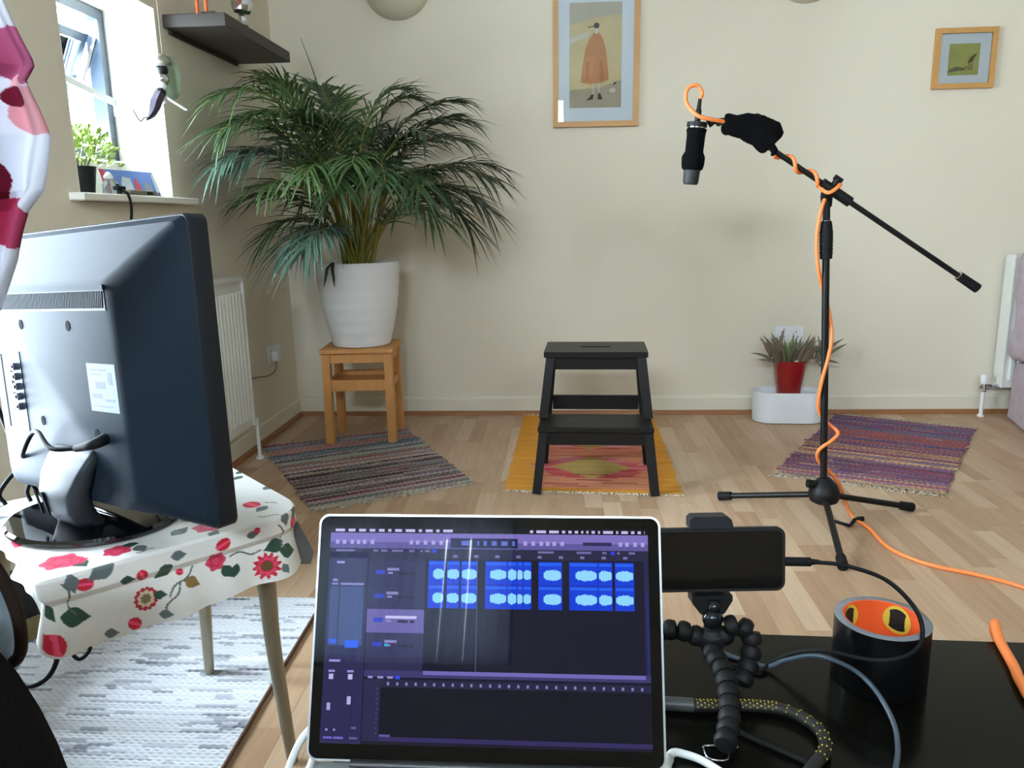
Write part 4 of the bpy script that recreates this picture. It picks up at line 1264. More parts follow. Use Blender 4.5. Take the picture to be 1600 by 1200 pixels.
for top, mid, foot in (((-0.60, 1.40, 0.47), (-0.572, 1.375, 0.22), (-0.535, 1.33, 0.0)), ((-0.80, 1.60, 0.47), (-0.822, 1.612, 0.22), (-0.835, 1.622, 0.008)),
                       ((-1.03, 1.41, 0.47), (-1.05, 1.41, 0.22), (-1.08, 1.41, 0.008)), ((-0.83, 1.20, 0.47), (-0.83, 1.18, 0.22), (-0.83, 1.16, 0.008))):
    if foot[0] < -1.0 or foot[1] < 1.2:
        continue
    q = BM(); tube(q, [top, Vector(top).lerp(Vector(mid), 0.5) + Vector((0.004, 0.004, 0)), mid, foot], [0.019, 0.018, 0.015, 0.011], 14, 6); obj('leg', q, legm, ft, 60)
for top, mid, foot in (((-1.11, 1.40, 0.47), (-1.17, 1.41, 0.22), (-1.23, 1.42, 0.008)), ((-1.06, 1.33, 0.47), (-1.10, 1.29, 0.22), (-1.14, 1.25, 0.008))):
    q = BM(); tube(q, [top, mid, foot], [0.019, 0.015, 0.011], 14, 6); obj('leg', q, legm, ft, 60)

# oilcloth: polar grid over the top, then over the edge and down
def resample(poly, n):
    P_ = np.array([[p[0], p[1]] for p in poly]); P_ = np.vstack([P_, P_[:1]])
    d = np.r_[0, np.cumsum(np.linalg.norm(np.diff(P_, axis=0), axis=1))]
    t = np.linspace(0, d[-1], n, endpoint=False)
    return np.column_stack([np.interp(t, d, P_[:, 0]), np.interp(t, d, P_[:, 1])]), t, d[-1]
NS = 960
edge, es, elen = resample(outl, NS)
cen = edge.mean(0)
nrm = edge - cen; nrm /= np.linalg.norm(nrm, axis=1)[:, None]
tg = np.roll(edge, -1, 0) - np.roll(edge, 1, 0); tg /= np.linalg.norm(tg, axis=1)[:, None]
nout = np.column_stack([tg[:, 1], -tg[:, 0]])
nout *= np.sign((nout * nrm).sum(1))[:, None]
rows_co, rows_uv = [], []
for k in range(1, 151):
    f = (k / 150.0)
    xy = cen + (edge - cen) * f
    rows_co.append(np.column_stack([xy, np.full(NS, TH + 0.0015)])); rows_uv.append(('top', xy))
DROP = 0.125
_ab = np.array([Te.x - Ta.x, Te.y - Ta.y]); _ab /= np.linalg.norm(_ab)
_al = (edge - np.array(Ta)) @ _ab; _pd = np.abs((edge - np.array(Ta)) @ np.array([-_ab[1], _ab[0]]))
lside = np.where((_pd < 0.02) & (_al > 0.01), np.clip(1 - (_al - 0.01) / 0.03, 0.3, 1), 1.0)
lside = np.convolve(np.r_[lside[-12:], lside, lside[:12]], np.ones(25) / 25, 'valid')
for k in range(1, 101):
    dd = DROP * k / 100.0
    if dd < 0.034:
        off = 0.004 * math.sin(min(1, dd / 0.006) * PI / 2)
    else:
        off = 0.004 - 0.009 * min(1, (dd - 0.034) / 0.012) + 0.012 * max(0, (dd - 0.046) / 0.08)
    wav = 0.006 * max(0, dd - 0.04) / 0.08 * np.sin(es * 31 + 1.0) + 0.004 * max(0, dd - 0.04) / 0.08 * np.sin(es * 67)
    dip = (1 + 0.05 * np.sin(es * 9 + 0.6)) * lside
    xy = edge + nout * (off + wav)[:, None]
    rows_co.append(np.column_stack([xy, TH + 0.0015 - dd * dip])); rows_uv.append(('side', dd))
# printed pattern
CREAM = NL([(228, 226, 220)])[0]
RED, PINK, GREEN, GREY, BROWN, DK = [NL([c])[0] for c in ((196, 38, 58), (214, 70, 104), (44, 74, 62), (96, 106, 108), (134, 108, 62), (96, 78, 40))]
def petal(dx, dy, r, n, amp, rot=0.0):
    th = np.arctan2(dy, dx) + rot
    return np.hypot(dx, dy) < r * (1 + amp * np.cos(n * th))
def paint(u_, v_, motifs):
    c = np.repeat(CREAM[None], len(u_), 0)
    for m in motifs:
        kind, mx, my, r, rot = m
        dx, dy = u_ - mx, v_ - my
        near = (np.abs(dx) < r * 2.2) & (np.abs(dy) < r * 2.2)
        if not near.any():
            continue
        dx, dy = dx[near], dy[near]
        cc = c[near]
        if kind == 'sun':
            cc[petal(dx, dy, r, 12, 0.16, rot)] = RED
            cc[petal(dx, dy, r * 0.74, 8, 0.15, rot)] = PINK * 1.05
            cc[np.hypot(dx, dy) < r * 0.5] = RED * 0.7
            cc[np.hypot(dx, dy) < r * 0.4] = DK
        elif kind == 'ring':
            cc[petal(dx, dy, r, 14, 0.06, rot)] = RED * 0.75
            cc[petal(dx, dy, r * 0.72, 9, 0.12, rot)] = NL([(214, 196, 170)])[0]
            cc[petal(dx, dy, r * 0.42, 7, 0.12, rot)] = NL([(120, 110, 78)])[0]
        elif kind == 'rose':
            cc[petal(dx, dy, r, 6, 0.10, rot)] = PINK * 0.9
            cc[petal(dx, dy, r * 0.62, 5, 0.18, rot)] = RED
            cc[petal(dx, dy, r * 0.4, 5, 0.15, rot)] = PINK
        elif kind == 'bud':
            a, b_ = dx * math.cos(rot) + dy * math.sin(rot), -dx * math.sin(rot) + dy * math.cos(rot)
            m_ = (a / r) ** 2 + (b_ / (r * 0.8)) ** 2 < 1
            cc[m_] = RED
            cc[m_ & (np.abs(b_) < r * 0.18)] = PINK * 1.3
        elif kind in ('leaf', 'gleaf', 'bleaf'):
            a, b_ = dx * math.cos(rot) + dy * math.sin(rot), -dx * math.sin(rot) + dy * math.cos(rot)
            wv = np.clip(1 - np.abs(a / r) ** 1.6, 0, 1) * (0.62 - 0.32 * a / r)
            m_ = (np.abs(a) < r) & (np.abs(b_) < r * wv)
            cc[m_] = GREEN if kind == 'leaf' else GREY if kind == 'gleaf' else BROWN
        elif kind == 'vine':
            a, b_ = dx * math.cos(rot) + dy * math.sin(rot), -dx * math.sin(rot) + dy * math.cos(rot)
            m_ = (np.abs(a) < r) & (np.abs(b_ - 0.12 * r * np.sin(a / r * 4)) < 0.0016)
            cc[m_] = GREY * 0.8
        c[near] = cc
    return c
# side motifs: u runs along the hem (0 at the first corner), v is the distance below the edge
front_len = (Tb_ - Ta).length
i_a = int(np.argmin(np.hypot(edge[:, 0] - Ta.x, edge[:, 1] - Ta.y)))
uside = (es - es[i_a]) % elen
side = []
def add_side(fr, v, kind, r, rot=0.0):
    side.append((kind, fr * front_len, v, r, rot))
for a in ((0.33, 0.078, 'ring', 0.019), (0.60, 0.052, 'rose', 0.017), (0.80, 0.092, 'sun', 0.023), (0.01, 0.055, 'leaf', 0.017, 1.0), (0.095, 0.072, 'leaf', 0.024, 0.3), (0.275, 0.036, 'leaf', 0.013, 0.2), (0.40, 0.04, 'leaf', 0.018, 2.6),
          (0.84, 0.058, 'leaf', 0.022, 3.0), (0.905, 0.078, 'leaf', 0.022, 0.4), (0.50, 0.074, 'bleaf', 0.016, 0.6), (0.135, 0.022, 'bud', 0.013, 0.2), (0.325, 0.035, 'bud', 0.011, 1.2), (0.28, 0.112, 'bud', 0.012, 0.6), (0.46, 0.05, 'bud', 0.007, 0.3),
          (0.955, 0.03, 'bud', 0.015, 1.4), (0.02, 0.105, 'bud', 0.017, 1.5), (0.63, 0.022, 'bud', 0.014, 2.8), (0.095, 0.016, 'gleaf', 0.017, 1.4), (0.19, 0.008, 'gleaf', 0.024, 2.7), (0.90, 0.01, 'gleaf', 0.016, 1.5), (0.97, 0.006, 'gleaf', 0.02, 2.5),
          (0.64, 0.078, 'leaf', 0.016, 1.0), (0.67, 0.082, 'leaf', 0.014, 2.0), (0.42, 0.09, 'vine', 0.03, -0.9), (0.46, 0.066, 'vine', 0.03, -0.6), (0.72, 0.055, 'vine', 0.03, 0.2), (0.08, 0.04, 'vine', 0.03, 1.4), (0.88, 0.045, 'vine', 0.03, 1.4), (0.39, 0.112, 'gleaf', 0.012, 0.3),
          (0.20, 0.115, 'gleaf', 0.012, 0.2), (0.87, 0.108, 'gleaf', 0.012, 1.2), (0.38, 0.078, 'leaf', 0.012, 0.2), (0.46, 0.018, 'gleaf', 0.014, 0.1), (0.75, 0.02, 'gleaf', 0.012, 0.1), (0.77, 0.014, 'bud', 0.007, 0)):
    add_side(*a)
rs = random.Random(3)
for k in range(40):
    side.append((rs.choice(['leaf', 'gleaf', 'bud', 'rose', 'leaf', 'vine']), front_len * 1.06 + rs.random() * (elen - front_len * 1.1), rs.uniform(0.01, 0.115), rs.uniform(0.010, 0.02), rs.uniform(0, 6.28)))
top_m = []
ux = (Tb_ - Ta).normalized(); uy = (Te - Ta).normalized()
for a in ((0.28, 0.10, 'rose', 0.022), (0.62, 0.10, 'rose', 0.026), (0.10, 0.14, 'rose', 0.03), (0.15, 0.07, 'leaf', 0.02), (0.35, 0.06, 'gleaf', 0.018), (0.52, 0.13, 'leaf', 0.022), (0.86, 0.14, 'gleaf', 0.018)):
    p = Ta + ux * (a[0] * front_len) + uy * a[1] * 0.45
    top_m.append((a[2], p.x, p.y, a[3], rs.uniform(0, 6)))
for gx in range(6):
    for gy in range(7):
        p = Ta + ux * ((gx + rs.random()) * 0.078) + uy * ((gy + rs.random()) * 0.072)
        top_m.append((rs.choice(['leaf', 'gleaf', 'gleaf', 'bud', 'rose', 'vine', 'vine', 'gleaf']), p.x, p.y, rs.uniform(0.011, 0.02), rs.uniform(0, 6.28)))
cols_ = []
for kind, dat in rows_uv:
    if kind == 'top':
        cols_.append(paint(dat[:, 0], dat[:, 1], top_m))
    else:
        cols_.append(paint(uside, np.full(NS, dat), side))
oil_m = MA('floral_oilcloth', rough=0.4, fine=90, var=0.04, spec=0.45, bump=0.0)
tc_ = grid_mesh('tablecloth', np.concatenate(rows_co), np.concatenate(cols_), len(rows_co), NS, oil_m, None, wrap=True, smooth=180,
          label='white oilcloth printed with red flowers draped over the small side table', cat='tablecloth')
# stiff grey-backed corner standing away from the edge
q = BM()
fl = [(-0.525, 1.413, 0.478), (-0.520, 1.428, 0.46), (-0.500, 1.442, 0.395), (-0.505, 1.434, 0.372), (-0.522, 1.420, 0.378), (-0.526, 1.416, 0.43)]
va = [q.verts.new(Vector(p)) for p in fl]; vb = [q.verts.new(Vector(p) + Vector((-0.002, 0.002, 0))) for p in fl]
q.faces.new(va); q.faces.new(list(reversed(vb)))
for k in range(6):
    q.faces.new((va[k], va[(k + 1) % 6], vb[(k + 1) % 6], vb[k]))
obj('folded_corner', q, M('oilcloth_backing', (86, 84, 84), 0.8), tc_, 0, label='grey underside of the cloth at the corner')

# ================================================================== TELEVISION
tvm = M('slate_grey_shell', (29, 39, 49), 0.55, var=0.05, scale=40, spec=0.065, bump=0.04, bscale=500)
tvd = M('dark_bezel', (24, 28, 33), 0.5, var=0.1, spec=0.25)
TC = Vector((-0.860, 1.335, 0.791))
uv_ = Vector((0.861, -0.509, 0)).normalized(); nn_ = Vector((0.509, 0.861, 0)).normalized()
wv_ = (nn_ * 0.03 + Vector((0, 0, 1))).normalized()
bv_ = wv_.cross(uv_).normalized()
if bv_.dot(Vector((0, 0, 1.04)) - TC) < 0:
    bv_ = -bv_
_a = math.radians(3.1)
uv_, wv_ = uv_ * math.cos(_a) + wv_ * math.sin(_a), wv_ * math.cos(_a) - uv_ * math.sin(_a)
TVM = Matrix(((uv_.x, wv_.x, bv_.x, TC.x), (uv_.y, wv_.y, bv_.y, TC.y), (uv_.z, wv_.z, bv_.z, TC.z), (0, 0, 0, 1)))   # local: a right, c up, b out of the back
tv = thing('television', 'slate grey flat television seen from behind on the floral table', 'television', (-0.876, 1.336, TH + 0.0035))
TW, THh = 0.69, 0.502
def ring_rect(q, a0, a1, c0, c1, b_, r=0.012):
    w, h = a1 - a0, c1 - c0
    return [q.verts.new((x + (a0 + a1) / 2, y + (c0 + c1) / 2, b_)) for x, y in rrect(w, h, r, 4)]
def skin(q, rings, cap0=True, cap1=True):
    n = len(rings[0])
    for a, c in zip(rings, rings[1:]):
        for k in range(n):
            q.faces.new((a[k], a[(k + 1) % n], c[(k + 1) % n], c[k]))
    if cap0: q.faces.new(list(reversed(rings[0])))
    if cap1: q.faces.new(rings[-1])
hw, hh = TW / 2, THh / 2
q = BM()
skin(q, [ring_rect(q, -hw + 0.002, hw - 0.002, -hh + 0.002, hh - 0.002, -0.045), ring_rect(q, -hw, hw, -hh, hh, -0.042), ring_rect(q, -hw, hw, -hh, hh, -0.012), ring_rect(q, -hw + 0.002, hw - 0.002, -hh + 0.002, hh - 0.002, -0.009)])
tf(q, list(q.verts), TVM); obj('bezel', q, tvd, tv, 40)
q = BM()
skin(q, [ring_rect(q, -hw + 0.003, hw - 0.003, -hh + 0.003, hh - 0.003, -0.009), ring_rect(q, -hw + 0.012, hw - 0.012, -hh + 0.012, hh - 0.012, 0.004),
         ring_rect(q, -0.222, 0.222, -hh + 0.03, 0.158, 0.050, 0.03), ring_rect(q, -0.212, 0.212, -hh + 0.04, 0.150, 0.0535, 0.03)], True, True)
tf(q, list(q.verts), TVM); obj('back_shell', q, tvm, tv, 24)
q = BM(); prism(q, [(-hw + 0.02, -hh + 0.025), (hw - 0.02, -hh + 0.025), (hw - 0.02, hh - 0.02), (-hw + 0.02, hh - 0.02)], -0.047, -0.0452, TVM); obj('screen', q, blackgl_m, tv, 0)
# vent grille near the top of the hump
q = BM(); prism(q, [(-0.20, 0.108), (0.20, 0.108), (0.20, 0.146), (-0.20, 0.146)], 0.0530, 0.0545, TVM); vg = obj('vent_grille', q, M('grille_grey', (30, 36, 42), 0.5, spec=0.2), tv, 0)
q = BM()
for k in range(74):
    a_ = -0.197 + k * 0.0053
    prism(q, [(a_, 0.112), (a_ + 0.0022, 0.112), (a_ + 0.0062, 0.139), (a_ + 0.004, 0.139)], 0.0545, 0.0556, TVM)
obj('louvres', q, tvm, vg, 0, kind='stuff')
q = BM(); prism(q, [(-0.203, 0.141), (0.203, 0.141), (0.203, 0.149), (-0.203, 0.149)], 0.0530, 0.0575, TVM); obj('vent_hood', q, tvm, vg, 0)
scm = M('screw_recess', (6, 7, 9), 0.8, spec=0.05)
for a_, c_, b_ in ((-0.095, 0.226, 0.006), (0.243, 0.226, 0.006), (0.318, -0.218, 0.001), (-0.09, 0.085, 0.0537), (0.075, 0.083, 0.0537), (0.125, -0.098, 0.0537), (-0.056, -0.088, 0.0537), (0.318, 0.0, 0.004), (-0.318, 0.0, 0.004)):
    q = BM(); lathe(q, [(0, 0), (0.0068, 0), (0.0068, 0.0015), (0, 0.0015)], TVM @ T(a_, c_, b_ - 0.0008), 12, sy=1.3); obj('screw_hole', q, scm, tv, 40)
# rating label
lbm = M('rating_label_paper', (104, 114, 122), 0.5, var=0.02, spec=0.1)
q = BM(); prism(q, [(0.118, -0.058), (0.204, -0.058), (0.204, 0.022), (0.118, 0.022)], 0.0534, 0.0539, TVM); lb = obj('rating_label', q, lbm, tv, 0)
q = BM()
for a_, c_, w_, h_ in ((0.126, 0.010, 0.05, 0.003), (0.126, 0.003, 0.035, 0.002), (0.14, -0.02, 0.03, 0.012), (0.18, -0.012, 0.012, 0.02), (0.126, -0.036, 0.03, 0.008), (0.165, -0.04, 0.03, 0.004), (0.126, -0.05, 0.06, 0.002)):
    prism(q, [(a_, c_), (a_ + w_, c_), (a_ + w_, c_ + h_), (a_, c_ + h_)], 0.0539, 0.0541, TVM)
obj('label_print', q, M('label_grey_print', (84, 92, 100), 0.6, spec=0.2), lb, 0)
# connector panel
q = BM(); prism(q, [(-0.19, -0.115), (-0.112, -0.115), (-0.112, 0.035), (-0.19, 0.035)], 0.0530, 0.0546, TVM); cp = obj('connector_panel', q, M('connector_panel_grey', (36, 47, 58), 0.5, spec=0.1), tv, 0)
q = BM(); prism(q, [(-0.186, -0.108), (-0.181, -0.108), (-0.181, 0.03), (-0.186, 0.03)], 0.0545, 0.055, TVM); obj('slot', q, scm, cp, 0)
for k in range(5):
    q = BM(); mm = TVM @ T(-0.128, 0.008 - k * 0.0185, 0.0546)
    lathe(q, [(0.0035, 0.0), (0.0072, 0.0), (0.0065, 0.008), (0.0042, 0.0085), (0.0038, 0.002)], mm, 14, cap=False); so_ = obj('phono_socket', q, chrome_m, cp, 60)
    q = BM(); lathe(q, [(0, 0), (0.0036, 0), (0.0036, 0.004), (0, 0.004)], mm, 10); obj('socket_core', q, scm, cp, 0)
for k in range(3):
    q = BM(); prism(q, rrect(0.009, 0.014, 0.001), 0.0545, 0.0552, TVM @ T(-0.150, 0.004 - k * 0.026, 0)); obj('port', q, scm, cp, 0)
for c_ in (0.05, 0.01, -0.045):
    q = BM(); lathe(q, [(0, -0.004), (0.007, -0.003), (0.007, 0.003), (0, 0.004)], TVM @ T(-hw - 0.001, c_, -0.02) @ RY(PI / 2), 12); obj('side_button', q, chrome_m, tv, 40)
# neck and stand
q = BM()
rings = []
for c_, w_, d_, b0, a_ in ((-0.128, 0.125, 0.012, 0.056, 0.043), (-0.142, 0.142, 0.022, 0.060, 0.043), (-0.170, 0.138, 0.034, 0.064, 0.038), (-0.205, 0.122, 0.042, 0.064, 0.026), (-0.240, 0.110, 0.046, 0.050, 0.012), (-0.262, 0.106, 0.046, 0.034, 0.002), (-0.276, 0.104, 0.044, 0.022, -0.006)):
    rings.append([q.verts.new((x + a_, c_, y + b0 + d_ / 2 - 0.012)) for x, y in rrect(w_, d_, min(w_, d_) * 0.45, 5)])
skin(q, rings)
tf(q, list(q.verts), TVM); nk = obj('neck', q, M('neck_grey', (52, 57, 62), 0.45, var=0.05, spec=0.15), tv, 50)
for dx in (-0.028, -0.004):
    q = BM(); bar(q, TVM @ Vector((dx, -0.205, 0.096)), TVM @ Vector((dx - 0.014, -0.25, 0.082)), 0.006, 0.003, bv_); obj('cable_slot', q, scm, nk, 0)
q = BM(); pb = TVM @ Vector((-0.012, -0.272, 0.022))
box(q, (pb.x, pb.y, (TH + 0.016 + pb.z) / 2), (0.11, 0.06, pb.z - TH - 0.016 + 0.004), Matrix.Rotation(math.radians(-30.6), 3, 'Z'), bevel=0.01, seg=3); obj('stand_block', q, blackgl_m, tv, 40)
q = BM(); lathe(q, [(0, 0), (0.98, 0), (1.0, 0.003), (1.0, 0.008), (0.97, 0.0125), (0.6, 0.0145), (0, 0.0155)], T(-0.876, 1.336, TH + 0.0035) @ RZ(math.radians(-12)) @ Matrix.Diagonal((0.16, 0.135, 1, 1)), 64, cap=False); obj('stand_base', q, blackgl_m, tv, 30)
# power lead and plug
q = BM()
pg = TVM @ Vector((0.152, -0.103, 0.054)); pg2 = TVM @ Vector((0.152, -0.108, 0.075)); pg3 = TVM @ Vector((0.105, -0.118, 0.082))
tube(q, [pg, pg2, pg3], [0.010, 0.009, 0.006], 10, 4); pw_ = obj('plug', q, rubber_m, tv, 60)
q = BM(); tube(q, [pg3, TVM @ Vector((0.06, -0.118, 0.10)), TVM @ Vector((0.0, -0.098, 0.09)), TVM @ Vector((-0.05, -0.108, 0.08)), TVM @ Vector((-0.105, -0.15, 0.075)), (-1.078, 1.44, 0.585), (-1.105, 1.40, 0.535), (-1.09, 1.39, 0.512)], 0.0042, 8, 8); obj('power_lead', q, rubber_m, pw_, 180)
q = BM(); tube(q, [(-1.155, 1.46, 0.78), (-1.135, 1.466, 0.696), (-1.098, 1.452, 0.594), (-1.068, 1.442, 0.535), (-1.042, 1.436, 0.508)], 0.004, 8, 8); tube(q, [(-1.02, 1.47, 0.62), (-1.046, 1.45, 0.58), (-1.07, 1.43, 0.53), (-1.06, 1.42, 0.508)], 0.004, 8, 8)
obj('aerial_lead', q, rubber_m, tv, 180)

# lead hanging under the oilcloth
q = BM(); tube(q, [(-0.84, 1.18, 0.44), (-0.858, 1.163, 0.345), (-0.863, 1.155, 0.314), (-0.88, 1.15, 0.29), (-0.91, 1.146, 0.278), (-0.99, 1.17, 0.27), (-1.06, 1.28, 0.10), (-1.08, 1.36, 0.016)], 0.0046, 8, 8)
hl = obj('dangling_lead', q, rubber_m, None, 180, label='black lead with a loop hanging below the floral oilcloth', cat='cable')
q = BM(); tube(q, [(-0.845, 1.19, 0.44), (-0.836, 1.166, 0.358), (-0.834, 1.16, 0.334), (-0.82, 1.158, 0.323), (-0.803, 1.162, 0.339), (-0.809, 1.166, 0.356), (-0.827, 1.168, 0.36), (-0.84, 1.20, 0.44)], 0.0033, 8, 8); obj('loop', q, rubber_m, hl, 180)

# low box by the wall under the table end
bxo = thing('wooden_box', 'small open dark box with an olive front by the wall under the floral table', 'box', (-1.40, 1.73, 0.009))
om_ = M('olive_board', (104, 92, 58), 0.7, var=0.2, scale=12); dkm = M('dark_box_board', (30, 26, 22), 0.8)
RB = Matrix.Rotation(math.atan2(0.834, 0.552), 3, 'Z')
cB = Vector((-1.40, 1.735, 0))
def bp(x, y, z): return cB + RB @ Vector((x, y, z))
q = BM(); box(q, bp(0, -0.024, 0.038), (0.13, 0.008, 0.058), RB); obj('front_panel', q, om_, bxo, 0)
q = BM(); box(q, bp(0, 0.018, 0.1), (0.13, 0.008, 0.18), RB); obj('back_panel', q, dkm, bxo, 0)
for s in (-1, 1):
    q = BM(); box(q, bp(s * 0.061, -0.003, 0.1), (0.008, 0.034, 0.18), RB); obj('side_panel', q, dkm, bxo, 0)
q = BM(); box(q, bp(0, -0.003, 0.0135), (0.114, 0.034, 0.008), RB); obj('base_panel', q, dkm, bxo, 0)

# ================================================================== POLKA-DOT CURTAIN
zs = np.concatenate([np.linspace(2.30, 1.45, 90, endpoint=False), np.linspace(1.45, 0.85, 420, endpoint=False), np.linspace(0.85, 0.25, 60)])
zk = [2.30, 1.6, 1.40, 1.302, 1.235, 1.228, 1.213, 1.20, 1.147, 1.084, 1.061, 1.0, 0.967, 0.919, 0.86, 0.75, 0.25]
xk = [-0.74, -0.70, -0.665, -0.634, -0.612, -0.612, -0.626, -0.624, -0.609, -0.620, -0.640, -0.668, -0.690, -0.722, -0.80, -0.90, -0.93]
xr = np.interp(zs, zk[::-1], xk[::-1])
NU = 240
co_, cl_ = [], []
uu = np.linspace(0, 1, NU)
cw = NL([(214, 216, 224)])[0]
dots = [(-0.640, 1.240, 0.034, (172, 88, 124)), (-0.645, 1.204, 0.014, (226, 176, 182)), (-0.628, 1.176, 0.03, (206, 150, 158)), (-0.652, 1.192, 0.013, (112, 24, 48)), (-0.695, 1.10, 0.036, (104, 16, 40)), (-0.672, 1.045, 0.032, (172, 62, 98)), (-0.72, 1.27, 0.03, (112, 24, 48)), (-0.74, 1.0, 0.03, (206, 150, 158))]
rd = random.Random(2)
for k in range(70):
    zz = rd.choice([rd.uniform(1.32, 2.28), rd.uniform(0.28, 0.98)])
    dots.append((rd.uniform(-0.98, -0.68), zz, rd.uniform(0.02, 0.036), rd.choice([(172, 88, 124), (104, 16, 40), (226, 176, 182), (172, 62, 98)])))
for i, z in enumerate(zs):
    wd = np.interp(z, [0.25, 0.8, 0.95, 1.2, 2.3], [0.26, 0.16, 0.18, 0.24, 0.30])
    x_ = xr[i] - wd * (1 - uu)
    tight = np.interp(z, [0.25, 0.85, 1.2, 2.3], [0.022, 0.012, 0.016, 0.028])
    y_ = 0.93 + tight * np.sin(uu * 24 + 1.2 * math.sin(z * 3)) + 0.008 * np.sin(uu * 9 + z * 26) * (uu ** 2) + 0.02 * (1 - np.sqrt(np.clip(1 - (uu * 1.0) ** 6, 0, 1)))
    zz = np.full(NU, z) + 0.004 * np.sin(uu * 13 + z * 8)
    co_.append(np.column_stack([x_, y_, zz]))
    c = np.repeat(cw[None], NU, 0)
    for dx, dz, r, rgb in dots:
        if abs(dz - z) < r * 1.1:
            m = ((x_ - dx) / r) ** 2 + ((z - dz) / r) ** 2 < 1
            c[m] = NL([rgb])[0]
    cl_.append(c)
cur = thing('curtain', 'white curtain with pink and maroon dots gathered beside the television', 'curtain', (-0.85, 0.93, 0.25))
cm_ = MA('dotted_cotton', rough=0.9, fine=120, var=0.06, spec=0.2, bump=0.1)
_nt = cm_.node_tree; _p = _nt.nodes['Principled BSDF']; _tr = _nt.nodes.new('ShaderNodeBsdfTranslucent'); _mx = _nt.nodes.new('ShaderNodeMixShader')
_mx.inputs[0].default_value = 0.35
_nt.links.new(_nt.nodes['Attribute'].outputs['Color'], _tr.inputs[0]); _nt.links.new(_p.outputs[0], _mx.inputs[1]); _nt.links.new(_tr.outputs[0], _mx.inputs[2]); _nt.links.new(_mx.outputs[0], _nt.nodes['Material Output'].inputs[0])
fab = grid_mesh('fabric', np.concatenate(co_), np.concatenate(cl_), len(zs), NU, cm_, cur, smooth=180)
sm_ = fab.modifiers.new('thickness', 'SOLIDIFY'); sm_.thickness = 0.0016
q = BM(); tube(q, [(-1.455, 0.93, 2.33), (-0.62, 0.93, 2.33)], 0.011, 12); rl_ = obj('curtain_pole', q, M('dark_bronze', (60, 52, 44), 0.4, metal=0.6), cur, 60)
for k in range(7):
    q = BM(); xx = -1.0 + k * 0.045
    tube(q, [(xx, 0.93 + 0.017 * math.cos(t), 2.318 + 0.017 * math.sin(t)) for t in np.linspace(0, 2 * PI, 15)], 0.0022, 6, cap=False); obj('ring', q, chrome_m, cur, 180)
q = BM(); tube(q, [(-1.03, 0.93, 0.80), (-0.95, 0.895, 0.80), (-0.855, 0.91, 0.81), (-0.85, 0.95, 0.81), (-0.95, 0.965, 0.80), (-1.04, 0.94, 0.80), (-1.2, 0.94, 0.86), (-1.458, 0.94, 0.9)], 0.008, 8, 6); obj('tie_back', q, M('maroon_cord', (104, 16, 40), 0.8), cur, 180)

# ================================================================== BLACK CHAIR at the edge
ch = thing('armchair', 'black upholstered chair with a rounded back beside the floral table', 'chair', (-0.72, 0.62, 0))
bk = M('black_upholstery', (13, 11, 11), 0.92, var=0.3, scale=40, bump=0.3, bscale=200, spec=0.15)
def puff(name, prof_pts, y0, y1, par, r=0.03):
    q = BM()
    n = len(prof_pts)
    rings = []
    for y_, s_ in ((y0, 0.9), (y0 + r * 0.3, 0.97), (y0 + r, 1.0), (y1 - r, 1.0), (y1 - r * 0.3, 0.97), (y1, 0.9)):
        cx = sum(p[0] for p in prof_pts) / n; cz = sum(p[1] for p in prof_pts) / n
        rings.append([q.verts.new((cx + (p[0] - cx) * s_, y_, cz + (p[1] - cz) * s_)) for p in prof_pts])
    skin(q, rings)
    return obj(name, q, bk, par, 60)
back_prof = [(-0.505, 0.40), (-0.512, 0.47), (-0.522, 0.515), (-0.535, 0.555), (-0.553, 0.595), (-0.575, 0.628), (-0.61, 0.652), (-0.66, 0.668), (-0.74, 0.675), (-0.82, 0.672), (-0.88, 0.655), (-0.91, 0.62), (-0.93, 0.55), (-0.94, 0.40)]
puff('backrest', back_prof, 0.60, 0.70, ch)
q = BM(); box(q, (-0.72, 0.40, 0.38), (0.44, 0.42, 0.1), bevel=0.03, seg=3); obj('seat', q, bk, ch, 60)
for xx, yy in ((-0.54, 0.22), (-0.90, 0.22), (-0.54, 0.62), (-0.90, 0.62)):
    q = BM(); zt = 0.335 if yy < 0.5 else 0.42
    bar(q, (xx, yy, 0.0), (xx, yy, zt), 0.028, 0.028, (0, 1, 0), 0.036, 0.036); obj('leg', q, ebony_m, ch, 0)
# brown strap and patterned bag hanging behind the chair
bgp = thing('shoulder_bag', 'pale patterned bag with a brown strap behind the black chair', 'bag', (-0.72, 0.80, 0.52))
q = BM(); box(q, (-0.718, 0.80, 0.585), (0.15, 0.05, 0.13), bevel=0.022, seg=3)
for v in q.verts:
    v.co += noise.noise_vector(v.co * 14) * 0.006
bag_m = M('pale_blue_pattern', (150, 172, 190), 0.8, var=0.6, scale=26); obj('pouch', q, bag_m, bgp, 60)
q = BM(); tube(q, [(-0.66, 0.795, 0.535), (-0.632, 0.79, 0.555), (-0.622, 0.785, 0.60), (-0.628, 0.78, 0.65), (-0.64, 0.77, 0.685), (-0.66, 0.735, 0.702), (-0.70, 0.70, 0.70), (-0.75, 0.735, 0.70), (-0.79, 0.77, 0.66), (-0.785, 0.795, 0.60)], 0.007, 8, 8); obj('strap', q, M('brown_leather', (36, 26, 20), 0.7, spec=0.2), bgp, 180)

